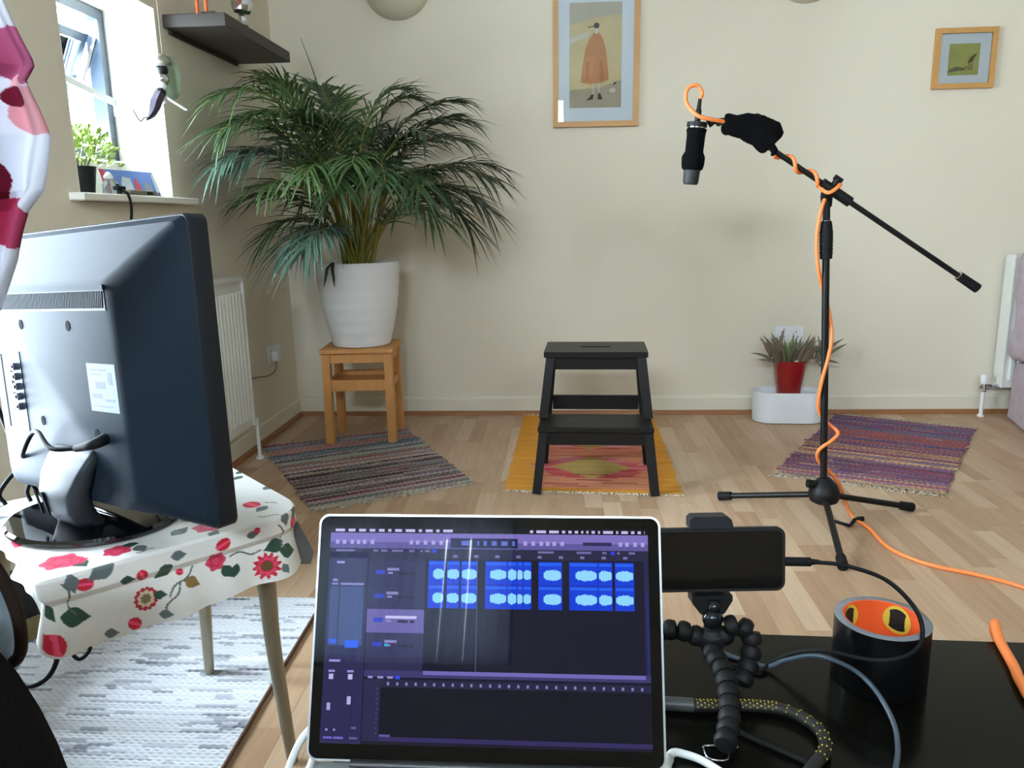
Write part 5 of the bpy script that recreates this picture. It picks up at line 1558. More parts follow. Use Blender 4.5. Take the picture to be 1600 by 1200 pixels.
# ================================================================== MICROPHONE STAND
HX, HY = 0.895, 2.615
ms = thing('microphone_stand', 'black boom microphone stand with a tripod base', 'microphone stand', (HX, HY, 0))
pt = Vector((0.849, 2.635, 1.085))
def pole(z): 
    return Vector((HX, HY, 0.06)).lerp(pt, (z - 0.06) / (1.085 - 0.06))
q = BM(); lathe(q, [(0, -0.035), (0.03, -0.035), (0.046, -0.026), (0.052, -0.008), (0.05, 0.012), (0.04, 0.034), (0.024, 0.05), (0.018, 0.056), (0, 0.056)], T(HX, HY, 0.10), 30); hub = obj('hub', q, blackpl_m, ms, 40)
q = BM(); tube(q, [(HX - 0.03, HY - 0.01, 0.135), (HX - 0.062, HY - 0.012, 0.14)], [0.013, 0.015], 10); obj('lock_knob', q, blackpl_m, hub, 40)
for fx, fy in ((0.592, 2.81), (1.224, 2.705), (0.829, 2.225)):
    d = Vector((fx - HX, fy - HY, 0)); d.normalize()
    a = Vector((HX, HY, 0.088)) + d * 0.04; e = Vector((fx, fy, 0.018))
    q = BM(); tube(q, [a, e], 0.0105, 12); lg = obj('leg', q, black_m, ms, 40)
    q = BM(); dd = (e - a).normalized(); tube(q, [e - dd * 0.035, e + dd * 0.012], [0.0155, 0.0165], 14); obj('rubber_foot', q, rubber_m, lg, 40)
q = BM(); tube(q, [pole(0.145), pole(0.9)], 0.0118, 14); obj('lower_pole', q, black_m, ms, 40)
q = BM(); m_ = align(pole(0.895), pole(1.05)); lathe(q, [(0, 0), (0.0185, 0), (0.0195, 0.008), (0.0205, 0.06), (0.0205, 0.085), (0.017, 0.115), (0.014, 0.122), (0, 0.122)], m_, 24); gp_ = obj('clutch_grip', q, rubber_m, ms, 40)
for k in range(7):
    q = BM(); lathe(q, [(0.0206, 0), (0.0216, 0.002), (0.0206, 0.004)], m_ @ T(0, 0, 0.018 + k * 0.011), 24, cap=False); obj('grip_ring', q, rubber_m, gp_, 60)
q = BM(); tube(q, [pole(1.012), pole(1.018)], 0.0145, 16); obj('collar', q, chrome_m, ms, 40)
q = BM(); tube(q, [pole(1.015), pole(1.085)], 0.0115, 12); obj('upper_pole', q, black_m, ms, 40)
# boom
Bl, Br = Vector((0.53, 2.625, 1.333)), Vector((1.33, 2.605, 0.795))
Bp = Vector((0.866, 2.617, 1.107))
jp = Vector((0.861, 2.617, 1.125))
q = BM()
bd = (Br - Bl).normalized()
jp = Bl + bd * (jp - Bl).dot(bd)
tube(q, [jp - bd * 0.035, jp + bd * 0.075], 0.0165, 14); tube(q, [pole(1.06), pole(1.09), jp + Vector((-0.01, 0.0, -0.01)), jp], [0.016, 0.019, 0.018, 0.014], 12, 4)
jo = obj('boom_joint', q, blackpl_m, ms, 40)
q = BM(); nrm_ = Vector((0.55, -0.1, 0.83)).normalized(); tube(q, [jp + nrm_ * 0.01, jp + nrm_ * 0.032], [0.01, 0.012], 10); tube(q, [jp + nrm_ * 0.036 - bd * 0.014, jp + nrm_ * 0.036 + bd * 0.014], 0.009, 10); obj('wing_knob', q, blackpl_m, jo, 40)
q = BM(); tube(q, [Bl + bd * 0.02, Br - bd * 0.05], 0.0085, 12); obj('boom_arm', q, black_m, ms, 40)
q = BM(); tube(q, [Br - bd * 0.075, Br], [0.0145, 0.0155], 14); obj('counterweight', q, rubber_m, ms, 40)
q = BM(); tube(q, [Br - bd * 0.079, Br - bd * 0.074], 0.0145, 14); obj('clip_ring', q, chrome_m, ms, 40)
# clip yoke at the boom's tip
q = BM(); tube(q, [Bl + bd * 0.03, Bl - Vector((0.02, 0, -0.002)), (0.472, 2.625, 1.322)], 0.006, 8, 4)
tube(q, [(0.50, 2.612, 1.325), (0.50, 2.638, 1.325)], 0.009, 10); tube(q, [(0.476, 2.625, 1.315), (0.462, 2.625, 1.338)], 0.006, 8)
yk = obj('clip_yoke', q, blackpl_m, ms, 40)
# black cloth sleeve wrapped round the boom end
sl = thing('cloth_sleeve', 'black cloth sleeve wrapped over the boom near the microphone', 'sleeve', (0.60, 2.62, 1.25))
q = BM()
spts = [Vector((0.512, 2.623, 1.325)), Vector((0.535, 2.623, 1.318)), Vector((0.575, 2.622, 1.312)), Vector((0.615, 2.622, 1.300)), Vector((0.648, 2.621, 1.278)), Vector((0.668, 2.62, 1.258))]
rings = []
for k, (c, rr_) in enumerate(zip(spts, (0.027, 0.034, 0.039, 0.045, 0.048, 0.042))):
    t_ = (spts[min(k + 1, 5)] - spts[max(k - 1, 0)]).normalized()
    xx = Vector((0, 1, 0)); yy = t_.cross(xx).normalized()
    rings.append([q.verts.new(c + xx * math.cos(a) * rr_ * 0.75 + yy * math.sin(a) * rr_ * (1 + 0.15 * (math.sin(a) > 0) * (k > 2))) for a in [2 * PI * j / 20 for j in range(20)]])
skin(q, rings)
bmesh.ops.subdivide_edges(q, edges=list(q.edges), cuts=2, use_grid_fill=True)
for v in q.verts:
    v.co += noise.noise_vector(v.co * 45) * 0.006 + noise.noise_vector(v.co * 130) * 0.002
blk = M('black_fleece', (8, 8, 9), 0.97, var=0.3, scale=60, spec=0.1, bump=0.5, bscale=300)
obj('wrap', q, blk, sl, 180)
q = BM(); tube(q, [(0.655, 2.60, 1.262), (0.668, 2.60, 1.235), (0.663, 2.61, 1.222)], [0.006, 0.012, 0.004], 8, 3); obj('loose_end', q, blk, sl, 180)
# microphone
mc = thing('microphone', 'condenser microphone in a black sock hanging from the boom clip', 'microphone', (0.42, 2.62, 1.14))
a, e = Vector((0.414, 2.62, 1.139)), Vector((0.432, 2.62, 1.345))
m_ = align(a, e)
q = BM(); lathe(q, [(0, 0), (0.021, 0), (0.0245, 0.006), (0.0265, 0.045), (0.026, 0.06), (0, 0.06)], m_, 26); obj('capsule_body', q, M('dark_grey_grille', (34, 34, 37), 0.6, var=0.3, scale=200), mc, 40)
q = BM(); lathe(q, [(0.022, 0.04), (0.033, 0.048), (0.036, 0.06), (0.036, 0.083), (0.030, 0.096), (0.028, 0.10), (0.029, 0.15), (0.031, 0.168), (0.028, 0.172), (0, 0.172)], m_, 28, cap=False)
for v in q.verts:
    v.co += noise.noise_vector(v.co * 70) * 0.003
obj('sock', q, blk, mc, 180)
q = BM(); lathe(q, [(0.0, 0.165), (0.026, 0.165), (0.0275, 0.172), (0.026, 0.186), (0.018, 0.192), (0.009, 0.194), (0, 0.194)], m_, 26, cap=False); obj('chrome_end', q, chrome_m, mc, 40)
q = BM(); lathe(q, [(0.0285, 0.176), (0.0315, 0.176), (0.0315, 0.190), (0.0285, 0.190), (0.0285, 0.176)], m_, 26, cap=False); obj('clip_band', q, blackpl_m, mc, 40)
q = BM(); lathe(q, [(0, 0.19), (0.0085, 0.19), (0.0095, 0.196), (0.0095, 0.225), (0.007, 0.232), (0.0055, 0.262), (0, 0.264)], m_, 16); obj('cable_plug', q, blackpl_m, mc, 40)
# orange cable
pe = m_ @ Vector((0, 0, 0.26))
orange = M('orange_cable_sheath', (236, 128, 62), 0.5, var=0.05)
def helix(p, q_, turns, r, n=10, ph=0.0):
    d_ = (q_ - p); t_ = d_.normalized(); x_ = t_.cross(Vector((0, 1, 0))).normalized(); y_ = t_.cross(x_)
    return [p + d_ * (k / (n * turns)) + (x_ * math.cos(ph + 2 * PI * k / n) + y_ * math.sin(ph + 2 * PI * k / n)) * r for k in range(int(n * turns) + 1)]
path = [pe, pe + Vector((0.006, 0, 0.02)), pe + Vector((-0.012, 0, 0.042)), pe + Vector((-0.04, -0.004, 0.03)), pe + Vector((-0.043, -0.012, -0.012)), Vector((0.425, 2.585, 1.345)), Vector((0.468, 2.588, 1.333)), Vector((0.505, 2.605, 1.328)), Vector((0.53, 2.62, 1.322)), Vector((0.58, 2.622, 1.312)), Vector((0.64, 2.621, 1.283))]
h1 = Bl + bd * 0.175; h2 = jp - bd * 0.03
path += helix(h1, h2, 2.2, 0.0135, 8, ph=2.4)
path += [jp + Vector((-0.015, -0.03, -0.012)), jp + Vector((0.02, -0.026, 0.012)), jp + Vector((0.012, 0.024, 0.0)), jp + Vector((-0.02, 0.0, -0.04)), pole(1.0) + Vector((-0.03, -0.012, 0)), pole(0.93) + Vector((-0.034, -0.012, 0)), pole(0.86) + Vector((-0.026, -0.01, 0)), pole(0.80) + Vector((-0.004, 0.018, 0)), pole(0.72) + Vector((0.016, 0.012, 0)),
         pole(0.64) + Vector((0.018, -0.01, 0)), pole(0.57) + Vector((0.004, -0.019, 0)), pole(0.50) + Vector((-0.013, -0.016, 0)), pole(0.42) + Vector((-0.02, 0.0, 0)), pole(0.37) + Vector((-0.006, 0.018, 0)), pole(0.34) + Vector((0.02, 0.012, 0)), pole(0.315) + Vector((0.045, -0.004, 0)), pole(0.29) + Vector((0.02, -0.016, 0)),
         pole(0.27) + Vector((-0.01, -0.018, 0)), pole(0.245) + Vector((-0.022, -0.004, 0)), pole(0.21) + Vector((-0.012, 0.016, 0)), pole(0.175) + Vector((0.022, 0.016, 0)), Vector((0.955, 2.64, 0.12)), Vector((0.985, 2.66, 0.05)), Vector((1.0, 2.62, 0.012)),
         Vector((1.022, 2.53, 0.0065)), Vector((1.024, 2.368, 0.0065)), Vector((1.09, 2.254, 0.0065)), Vector((1.206, 2.18, 0.0065)), Vector((1.30, 2.085, 0.0065)), Vector((1.42, 1.85, 0.0065)), Vector((1.38, 1.45, 0.0065)), Vector((1.10, 1.16, 0.03)), Vector((0.75, 1.05, 0.25)), Vector((0.60, 1.012, 0.45)), Vector((0.572, 0.99, 0.503)), Vector((0.562, 0.96, 0.4968)),
         Vector((0.547, 0.90, 0.4968)), Vector((0.535, 0.86, 0.4968)), Vector((0.53, 0.81, 0.4968)), Vector((0.56, 0.70, 0.4968)), Vector((0.66, 0.6, 0.4968))]
q = BM(); tube(q, path, 0.0062, 9, 5)
oc = obj('microphone_cable', q, orange, None, 180, label='bright orange cable wound down the microphone stand and across the floor', cat='cable')
q = BM(); tube(q, [(1.008, 2.60, 0.012), (1.02, 2.585, 0.02)], 0.0085, 10); tube(q, [(1.0, 2.60, 0.012), (0.97, 2.56, 0.006), (0.945, 2.53, 0.02), (0.905, 2.545, 0.028)], 0.006, 6, 4); obj('cable_tie', q, rubber_m, oc, 60, label='black strap tie on the cable')

# ================================================================== LAPTOP
lp = thing('laptop', 'open silver laptop showing audio editing software on the black table', 'laptop', (-0.077, 0.6, TZ))
alu = M('silver_aluminium', (176, 180, 182), 0.34, metal=0.7, var=0.04)
LYAW = math.radians(-0.5)
Lh = Vector((-0.081, 0.683, TZ + 0.0175))
base_m = T(Lh.x, Lh.y, TZ) @ RZ(LYAW)
q = BM(); prism(q, rrect(0.363, 0.247, 0.012), 0.0015, 0.0125, base_m @ T(0, -0.118, 0)); bmesh.ops.bevel(q, geom=[e for e in q.edges if abs(e.verts[0].co.z - e.verts[1].co.z) < 1e-6], offset=0.0012, segments=2, affect='EDGES'); lbse = obj('base', q, alu, lp, 40)
kb = M('black_keys', (16, 16, 18), 0.5)
rows = ((14, 0.0), (14, 0.0), (14, 0.0), (13, 0.0), (12, 0.0))
for r_i, (nk_, _) in enumerate(rows):
    for k in range(nk_):
        kw = 0.272 / nk_
        q = BM(); prism(q, rrect(kw - 0.003, 0.0155, 0.002, 2), 0.0126, 0.0140, base_m @ T(-0.136 + kw * (k + 0.5), -0.045 - r_i * 0.0188, 0)); obj('key', q, kb, lbse, 30)
q = BM(); prism(q, rrect(0.135, 0.08, 0.004, 3), 0.01255, 0.0128, base_m @ T(0, -0.19, 0)); obj('trackpad', q, M('trackpad_grey', (160, 164, 166), 0.3, metal=0.4), lbse, 30)
for s in (-1, 1):
    q = BM(); prism(q, rrect(0.03, 0.10, 0.001, 1), 0.01255, 0.0128, base_m @ T(s * 0.158, -0.075, 0)); obj('speaker_grille', q, M('speaker_grey', (120, 122, 124), 0.5, metal=0.4), lbse, 0)
q = BM(); tube(q, [base_m @ Vector((-0.135, 0.002, 0.0125)), base_m @ Vector((0.135, 0.002, 0.0125))], 0.0062, 12); obj('hinge', q, M('hinge_black', (26, 28, 30), 0.4), lp, 60)
LEAN = math.radians(23.3)
# lid local: x right, y up along the lid, z towards the user
LM = base_m @ T(0, 0.002, 0.0155) @ RX(PI / 2 - LEAN) 
LHt = 0.2475
q = BM(); prism(q, rrect(0.363, LHt, 0.011), -0.0045, 0.0, LM @ T(0, LHt / 2, 0)); lid = obj('lid', q, alu, lp, 40)
q = BM(); prism(q, rrect(0.3585, LHt - 0.0045, 0.009), 0.0, 0.0005, LM @ T(0, LHt / 2, 0)); obj('bezel', q, M('black_glass_bezel', (5, 5, 6), 0.04, spec=0.3), lid, 40)
# display contents
DW, DH = 0.3365, 0.217
DM = LM @ T(-DW / 2, LHt - 0.0135, 0.0006)
UI = {}
ui_mats = []
def uim(rgb):
    if rgb not in UI:
        m = bpy.data.materials.new('screen_%02x%02x%02x' % rgb); m.use_nodes = True
        p_ = m.node_tree.nodes['Principled BSDF']
        p_.inputs['Base Color'].default_value = (0.004, 0.004, 0.005, 1); p_.inputs['Roughness'].default_value = 0.02
        p_.inputs['Specular IOR Level'].default_value = 0.27
        p_.inputs['Emission Color'].default_value = (*L3(rgb), 1); p_.inputs['Emission Strength'].default_value = 1.0
        UI[rgb] = len(ui_mats); ui_mats.append(m)
    return UI[rgb]
q = BM(); layer = [0.0]
def ui_poly(pl, rgb, lv):
    vs_ = [q.verts.new((x * DW, -y * DH, lv * 0.00009)) for x, y in pl]
    f = q.faces.new(vs_); f.material_index = uim(rgb)
    if f.normal.z < 0: f.normal_flip()
    f.normal_update()
    if f.normal.z < 0: f.normal_flip()
def ui(s0, s1, t0, t1, rgb, lv=1):
    ui_poly([(s0, t0), (s1, t0), (s1, t1), (s0, t1)], rgb, lv)
ru = random.Random(9)
BG, PAN, PAN2, BAR, TXT = (13, 13, 38), (44, 44, 84), (38, 38, 76), (122, 110, 186), (150, 140, 205)
ui(0, 1, 0, 1, BG, 0)
ui(0, 1, 0.0, 0.028, (12, 12, 22)); ui(0, 1, 0.028, 0.072, BAR); ui(0, 1, 0.072, 0.102, (92, 84, 152))
x_ = 0.015
while x_ < 0.39:
    w_ = ru.choice([0.01, 0.018, 0.022, 0.03]); ui(x_, x_ + w_, 0.009, 0.022, (196, 188, 236), 2); x_ += w_ + 0.012
x_ = 0.635
while x_ < 0.99:
    w_ = ru.choice([0.006, 0.01, 0.02, 0.03]); ui(x_, min(0.99, x_ + w_), 0.009, 0.022, (196, 188, 236), 2); x_ += w_ + 0.010
ui(0.385, 0.597, 0.05, 0.096, (26, 28, 72), 2)
for s0, w_ in ((0.42, 0.025), (0.47, 0.006), (0.49, 0.01), (0.515, 0.016), (0.545, 0.02), (0.58, 0.008)):
    ui(s0, s0 + w_, 0.062, 0.084, (92, 110, 200), 3)
for s0 in (0.018, 0.04, 0.065, 0.085, 0.105, 0.13, 0.255, 0.275, 0.30, 0.325, 0.35, 0.615, 0.64, 0.665, 0.685, 0.705, 0.73, 0.91, 0.93, 0.955, 0.978):
    ui(s0, s0 + 0.011, 0.062, 0.082, (170, 160, 222), 2)
ui(0.80, 0.888, 0.064, 0.08, (40, 36, 82), 2)
# header row
ui(0, 1, 0.102, 0.150, (34, 33, 66))
for s0, w_ in ((0.02, 0.06), (0.14, 0.015), (0.165, 0.02), (0.2, 0.035), (0.255, 0.016), (0.29, 0.008), (0.305, 0.015), (0.66, 0.03), (0.69, 0.02), (0.78, 0.045), (0.86, 0.012), (0.905, 0.008), (0.94, 0.02)):
    ui(s0, s0 + w_, 0.108, 0.118, (112, 106, 166), 2)
ui(0.328, 0.341, 0.106, 0.120, (40, 70, 225), 2); ui(0.885, 0.897, 0.106, 0.122, (40, 60, 215), 2)
for k in range(9):
    ui(0.395 + k * 0.066, 0.408 + k * 0.066, 0.130, 0.142, (120, 112, 172), 2)
# inspector
ui(0, 0.125, 0.122, 1.0, (40, 44, 84))
ui(0.01, 0.12, 0.15, 0.27, (46, 50, 92), 2); ui(0.025, 0.05, 0.165, 0.176, TXT, 3); ui(0.015, 0.03, 0.25, 0.26, TXT, 3)
ui(0.012, 0.033, 0.268, 0.278, (120, 126, 190), 3); ui(0.04, 0.115, 0.268, 0.279, (128, 130, 190), 3)
ui(0.008, 0.036, 0.285, 0.56, (58, 74, 124), 2); ui(0.04, 0.115, 0.285, 0.56, (60, 78, 130), 2)
ui(0.012, 0.036, 0.53, 0.552, (40, 90, 225), 3); ui(0.062, 0.105, 0.535, 0.57, (36, 96, 240), 3)
ui(0.0, 0.125, 0.60, 0.99, (38, 34, 80), 2)
for s0, t0, w_, h_, c_ in ((0.016, 0.625, 0.035, 0.01, TXT), (0.016, 0.672, 0.02, 0.01, TXT), (0.075, 0.672, 0.02, 0.01, TXT), (0.018, 0.69, 0.014, 0.024, (188, 180, 226)), (0.078, 0.69, 0.014, 0.024, (188, 180, 226)), (0.016, 0.82, 0.011, 0.033, (168, 160, 214)),
                           (0.078, 0.79, 0.012, 0.036, (178, 170, 220)), (0.092, 0.775, 0.002, 0.14, (18, 18, 46)), (0.015, 0.935, 0.008, 0.01, TXT), (0.04, 0.935, 0.006, 0.01, TXT), (0.095, 0.925, 0.016, 0.01, (96, 90, 140)), (0.01, 0.97, 0.028, 0.01, (110, 96, 190)), (0.042, 0.97, 0.03, 0.01, (110, 96, 190)), (0.09, 0.97, 0.025, 0.01, (96, 90, 140))):
    ui(s0, s0 + w_, t0, t0 + h_, c_, 3)
# track headers
ui(0.128, 0.308, 0.150, 0.672, PAN2, 2)
for k in range(4):
    t0 = 0.165 + k * 0.112
    c_ = (102, 94, 164) if k == 2 else PAN
    ui(0.128, 0.308, t0, t0 + 0.109, c_, 3)
    ui(0.15, 0.18, t0 + 0.04, t0 + 0.06, (44, 60, 190), 4); ui(0.187, 0.225 if k != 2 else 0.285, t0 + 0.03, t0 + 0.043, (196, 190, 236) if k == 2 else (132, 126, 184), 4); ui(0.19, 0.205, t0 + 0.05, t0 + 0.058, TXT, 4)
    ui(0.226, 0.258, t0 + 0.05, t0 + 0.062, (28, 28, 60), 4); ui(0.264, 0.278, t0 + 0.05, t0 + 0.062, (28, 28, 60), 4)
ui(0.187, 0.197, 0.548, 0.560, (40, 170, 225), 5)
# regions with waveforms
REG = [(0.318, 0.368), (0.376, 0.416), (0.421, 0.472), (0.497, 0.565), (0.566, 0.595), (0.596, 0.614), (0.615, 0.640), (0.662, 0.735), (0.757, 0.845), (0.846, 0.889), (0.897, 0.955)]
for row in range(2):
    t0 = 0.158 + row * 0.112; t1 = t0 + 0.110
    for s0, s1 in REG:
        ui(s0, s1, t0, t1, (2, 58, 214), 3)
        ui(s0 + 0.002, s1 - 0.002, t0 + 0.005, t0 + 0.018, (28, 96, 236), 4)
        rw = random.Random(int(s0 * 1000))
        n = max(8, int((s1 - s0) / 0.0028)); mid = t0 + 0.062
        st = 0.3 if s0 == 0.318 else 0.22 if s1 - s0 > 0.06 else 0.05
        xs = [s0 + (s1 - s0) * (st + (0.96 - st) * k / n) for k in range(n + 1)]
        am = [0.0285 * (0.35 + 0.65 * math.sin(PI * min(1, max(0.0, (k + 0.6) / (n + 1.2)))) ** 0.6) * rw.uniform(0.72, 1.0) for k in range(n + 1)]
        ui_poly([(x, mid - a) for x, a in zip(xs, am)] + [(x, mid + a) for x, a in reversed(list(zip(xs, am)))], (140, 212, 255), 5)
ui(0.4705, 0.4725, 0.15, 0.668, (90, 84, 124), 6)
ui(0.985, 1.0, 0.15, 0.668, (30, 30, 70), 2); ui(0.992, 0.996, 0.3, 0.668, (30, 36, 120), 3)
# editor below
ui(0.128, 1, 0.668, 0.70, (56, 52, 104), 2); ui(0.31, 0.985, 0.668, 0.686, (112, 100, 178), 3)
for s0, w_ in ((0.14, 0.015), (0.17, 0.018), (0.2, 0.018)):
    ui(s0, s0 + w_, 0.696, 0.706, TXT, 4)
ui(0.225, 0.240, 0.692, 0.708, (40, 70, 225), 4)
ui(0.128, 0.18, 0.71, 0.985, (36, 34, 74), 3); ui(0.18, 1, 0.71, 0.745, (30, 30, 62), 3)
for k in range(28):
    ui(0.2 + k * 0.0285, 0.207 + k * 0.0285, 0.722, 0.736, (132, 124, 186), 4)
for k in range(10):
    ui(0.168, 0.174, 0.75 + k * 0.022, 0.756 + k * 0.022, (70, 66, 116), 4)
ui(0.18, 1, 0.745, 0.965, (9, 9, 26), 3); ui(0.18, 1, 0.965, 0.985, (46, 38, 92), 3); ui(0.182, 0.215, 0.955, 0.965, (96, 84, 160), 4)
tf(q, list(q.verts), DM)
obj('display', q, ui_mats, lid, 0, normals=False)
# white charging leads
wm = M('white_cable', (214, 216, 214), 0.45, var=0.03)
q = BM(); tube(q, [(0.085, 0.66, TZ + 0.0085), (0.107, 0.715, TZ + 0.009), (0.125, 0.722, TZ + 0.006), (0.15, 0.706, TZ + 0.0045), (0.18, 0.66, TZ + 0.0045), (0.19, 0.55, TZ + 0.0045)], 0.0042, 8, 8)
tube(q, [(0.085, 0.655, TZ + 0.0085), (0.106, 0.712, TZ + 0.009)], 0.006, 10)
obj('charging_lead', q, wm, None, 180, label='white lead plugged in on the tripod side of the laptop', cat='cable')
q = BM(); tube(q, [(-0.255, 0.60, TZ + 0.0085), (-0.258, 0.70, TZ + 0.012), (-0.268, 0.745, TZ + 0.013), (-0.284, 0.735, TZ + 0.003), (-0.292, 0.70, TZ - 0.02), (-0.297, 0.64, TZ - 0.07), (-0.31, 0.5, TZ - 0.2)], 0.0042, 8, 8)
obj('charging_lead', q, wm, None, 180, label='white lead drooping off the table on the television side of the laptop', cat='cable')

# ================================================================== PHONE + TRIPOD
tp = thing('mini_tripod', 'small black flexible-leg tripod holding the phone', 'tripod', (0.175, 0.865, TZ))
seg_m = M('black_segment_rubber', (12, 12, 12), 0.6, var=0.2, spec=0.25)
topj = Vector((0.176, 0.868, 0.545))
def flex_leg(pts, n, name='leg'):
    P_ = catmull([Vector(p) for p in pts], 14)
    d_ = [0]
    for a_, c_ in zip(P_, P_[1:]): d_.append(d_[-1] + (c_ - a_).length)
    q = BM()
    pos = []
    for k in range(n):
        t = d_[-1] * (k + 0.5) / n
        j = max(i for i in range(len(d_)) if d_[i] <= t); j = min(j, len(P_) - 2)
        pos.append(P_[j].lerp(P_[j + 1], (t - d_[j]) / max(1e-6, d_[j + 1] - d_[j])))
    sl_ = d_[-1] / n
    for k in range(n):
        a_, c_ = pos[max(0, k - 1)], pos[min(n - 1, k + 1)]
        m_ = align(pos[k], pos[k] + (c_ - a_))
        lathe(q, [(0.007, -sl_ * 0.5), (0.0108, -sl_ * 0.42), (0.0124, -sl_ * 0.1), (0.0124, sl_ * 0.15), (0.0106, sl_ * 0.4), (0.007, sl_ * 0.5)], m_, 12)
    return obj(name, q, seg_m, tp, 40)
flex_leg([topj + Vector((0.012, 0, -0.003)), (0.2, 0.868, 0.562), (0.222, 0.866, 0.552), (0.218, 0.852, 0.523), (0.205, 0.835, TZ + 0.015)], 7)
flex_leg([topj + Vector((0, -0.01, -0.01)), (0.175, 0.845, 0.537), (0.182, 0.81, 0.530), (0.178, 0.765, 0.513), (0.165, 0.725, TZ + 0.014)], 9)
flex_leg([topj + Vector((-0.012, 0, -0.002)), (0.15, 0.868, 0.552), (0.12, 0.872, 0.552), (0.095, 0.88, 0.53), (0.085, 0.885, TZ + 0.015)], 7)
q = BM(); lathe(q, [(0, -0.014), (0.012, -0.014), (0.017, -0.006), (0.016, 0.006), (0.009, 0.012), (0.009, 0.016), (0, 0.016)], T(*topj), 20); hd = obj('head', q, M('tripod_head', (44, 46, 48), 0.3, metal=0.5), tp, 40)
q = BM(); bmesh.ops.create_uvsphere(q, u_segments=20, v_segments=12, radius=0.0125); tf(q, list(q.verts), T(topj.x + 0.001, topj.y, topj.z + 0.026)); tube(q, [topj + Vector((0.001, 0, 0.03)), topj + Vector((0.003, 0, 0.048))], 0.007, 12); obj('ball', q, M('ball_metal', (40, 42, 46), 0.18, metal=0.7), tp, 180)
q = BM(); tube(q, [topj + Vector((-0.012, 0, 0.004)), topj + Vector((-0.032, 0, 0.007))], [0.006, 0.009], 10); obj('lock_lever', q, blackpl_m, tp, 40)
# clamp
PHM = T(0.176, 0.888, 0.6365) @ RZ(math.radians(3.4)) @ RX(PI / 2 - math.radians(8))
q = BM(); prism(q, [(-0.024, -0.041), (0.024, -0.041), (0.024, -0.047), (0.015, -0.062), (0.006, -0.068), (-0.006, -0.068), (-0.015, -0.062), (-0.024, -0.05)], -0.014, 0.010, PHM); cl = obj('clamp', q, blackpl_m, tp, 30)
q = BM(); prism(q, [(-0.018, -0.041), (0.018, -0.041), (0.018, 0.05), (-0.018, 0.05)], -0.014, -0.006, PHM); obj('clamp_back', q, blackpl_m, cl, 30)
q = BM(); prism(q, [(-0.026, 0.0395), (0.026, 0.0395), (0.0235, 0.05), (0.018, 0.054), (-0.022, 0.054), (-0.026, 0.05)], -0.014, 0.008, PHM); obj('clamp_jaw', q, M('jaw_grey', (34, 35, 38), 0.5, spec=0.25), cl, 30)
ph_ = thing('smartphone', 'black smartphone lying sideways in the tripod clamp', 'phone', (0.176, 0.888, 0.6))
q = BM(); prism(q, rrect(0.160, 0.0775, 0.011), -0.0055, 0.003, PHM @ T(0.009, 0, 0)); bmesh.ops.bevel(q, geom=[e for e in q.edges if (PHM.inverted() @ e.verts[0].co).z * (PHM.inverted() @ e.verts[1].co).z > 0 and abs((PHM.inverted() @ e.verts[0].co).z - (PHM.inverted() @ e.verts[1].co).z) < 1e-5], offset=0.0012, segments=2, affect='EDGES'); obj('body', q, M('phone_case', (10, 10, 11), 0.5), ph_, 40)
q = BM(); prism(q, rrect(0.152, 0.0695, 0.008), 0.003, 0.0034, PHM @ T(0.009, 0, 0)); obj('screen', q, blackgl_m, ph_, 40)
uc = thing('usb_cable', 'black cable curving from the phone past the tape roll', 'cable', (0.3, 0.86, TZ))
pe_ = PHM @ Vector((0.089, -0.004, -0.001)); pd = (PHM @ Vector((0.12, -0.005, -0.001)))
q = BM(); tube(q, [pe_, pd], 0.0055, 12); tube(q, [pd, pd + (pd - pe_) * 0.35], [0.004, 0.0028], 10); obj('connector', q, rubber_m, uc, 40)
q = BM(); tube(q, [pd, (0.33, 0.878, 0.635), (0.374, 0.868, 0.622), (0.402, 0.852, 0.595), (0.405, 0.835, 0.572), (0.388, 0.818, 0.560), (0.362, 0.808, 0.556), (0.335, 0.815, 0.552), (0.305, 0.86, 0.535), (0.28, 0.885, 0.517), (0.255, 0.893, 0.499), (0.237, 0.882, TZ + 0.004), (0.20, 0.90, TZ + 0.004)], 0.0026, 8, 8); obj('lead', q, rubber_m, uc, 180)
q = BM(); tube(q, [(0.19, 0.93, TZ + 0.004), (0.245, 0.893, TZ + 0.004), (0.27, 0.885, 0.507), (0.30, 0.868, 0.524), (0.326, 0.83, 0.532), (0.342, 0.80, 0.525), (0.349, 0.765, 0.51), (0.343, 0.735, 0.498), (0.322, 0.69, TZ + 0.004), (0.29, 0.6, TZ + 0.004)], 0.0029, 8, 8)
obj('data_cable', q, M('grey_blue_sheath', (58, 70, 80), 0.35, var=0.1), None, 180, label='thin grey-blue cable arching in front of the tape roll', cat='cable')
# black and yellow braided cable
bc = thing('braided_cable', 'black cable with yellow flecked braid between the tripod legs', 'cable', (0.2, 0.79, TZ))
q = BM(); tube(q, [(0.104, 0.806, TZ + 0.0085), (0.146, 0.803, TZ + 0.0085)], [0.008, 0.0078], 14); obj('connector', q, M('connector_grey', (58, 60, 60), 0.4), bc, 40)
bpth = [Vector(p) for p in ((0.146, 0.803, TZ + 0.008), (0.18, 0.804, TZ + 0.0075), (0.215, 0.805, TZ + 0.0075), (0.249, 0.797, TZ + 0.0075), (0.272, 0.768, TZ + 0.0075), (0.27, 0.735, TZ + 0.0075), (0.25, 0.708, TZ + 0.0075), (0.21, 0.66, TZ + 0.0075))]
q = BM(); tube(q, bpth, 0.0065, 12, 8); br_ = obj('sheath', q, M('black_braid', (20, 20, 18), 0.6, var=0.3, scale=300), bc, 180)
q = BM(); cp_ = catmull(bpth, 60)
d_ = [0]
for a_, c_ in zip(cp_, cp_[1:]): d_.append(d_[-1] + (c_ - a_).length)
k = 0
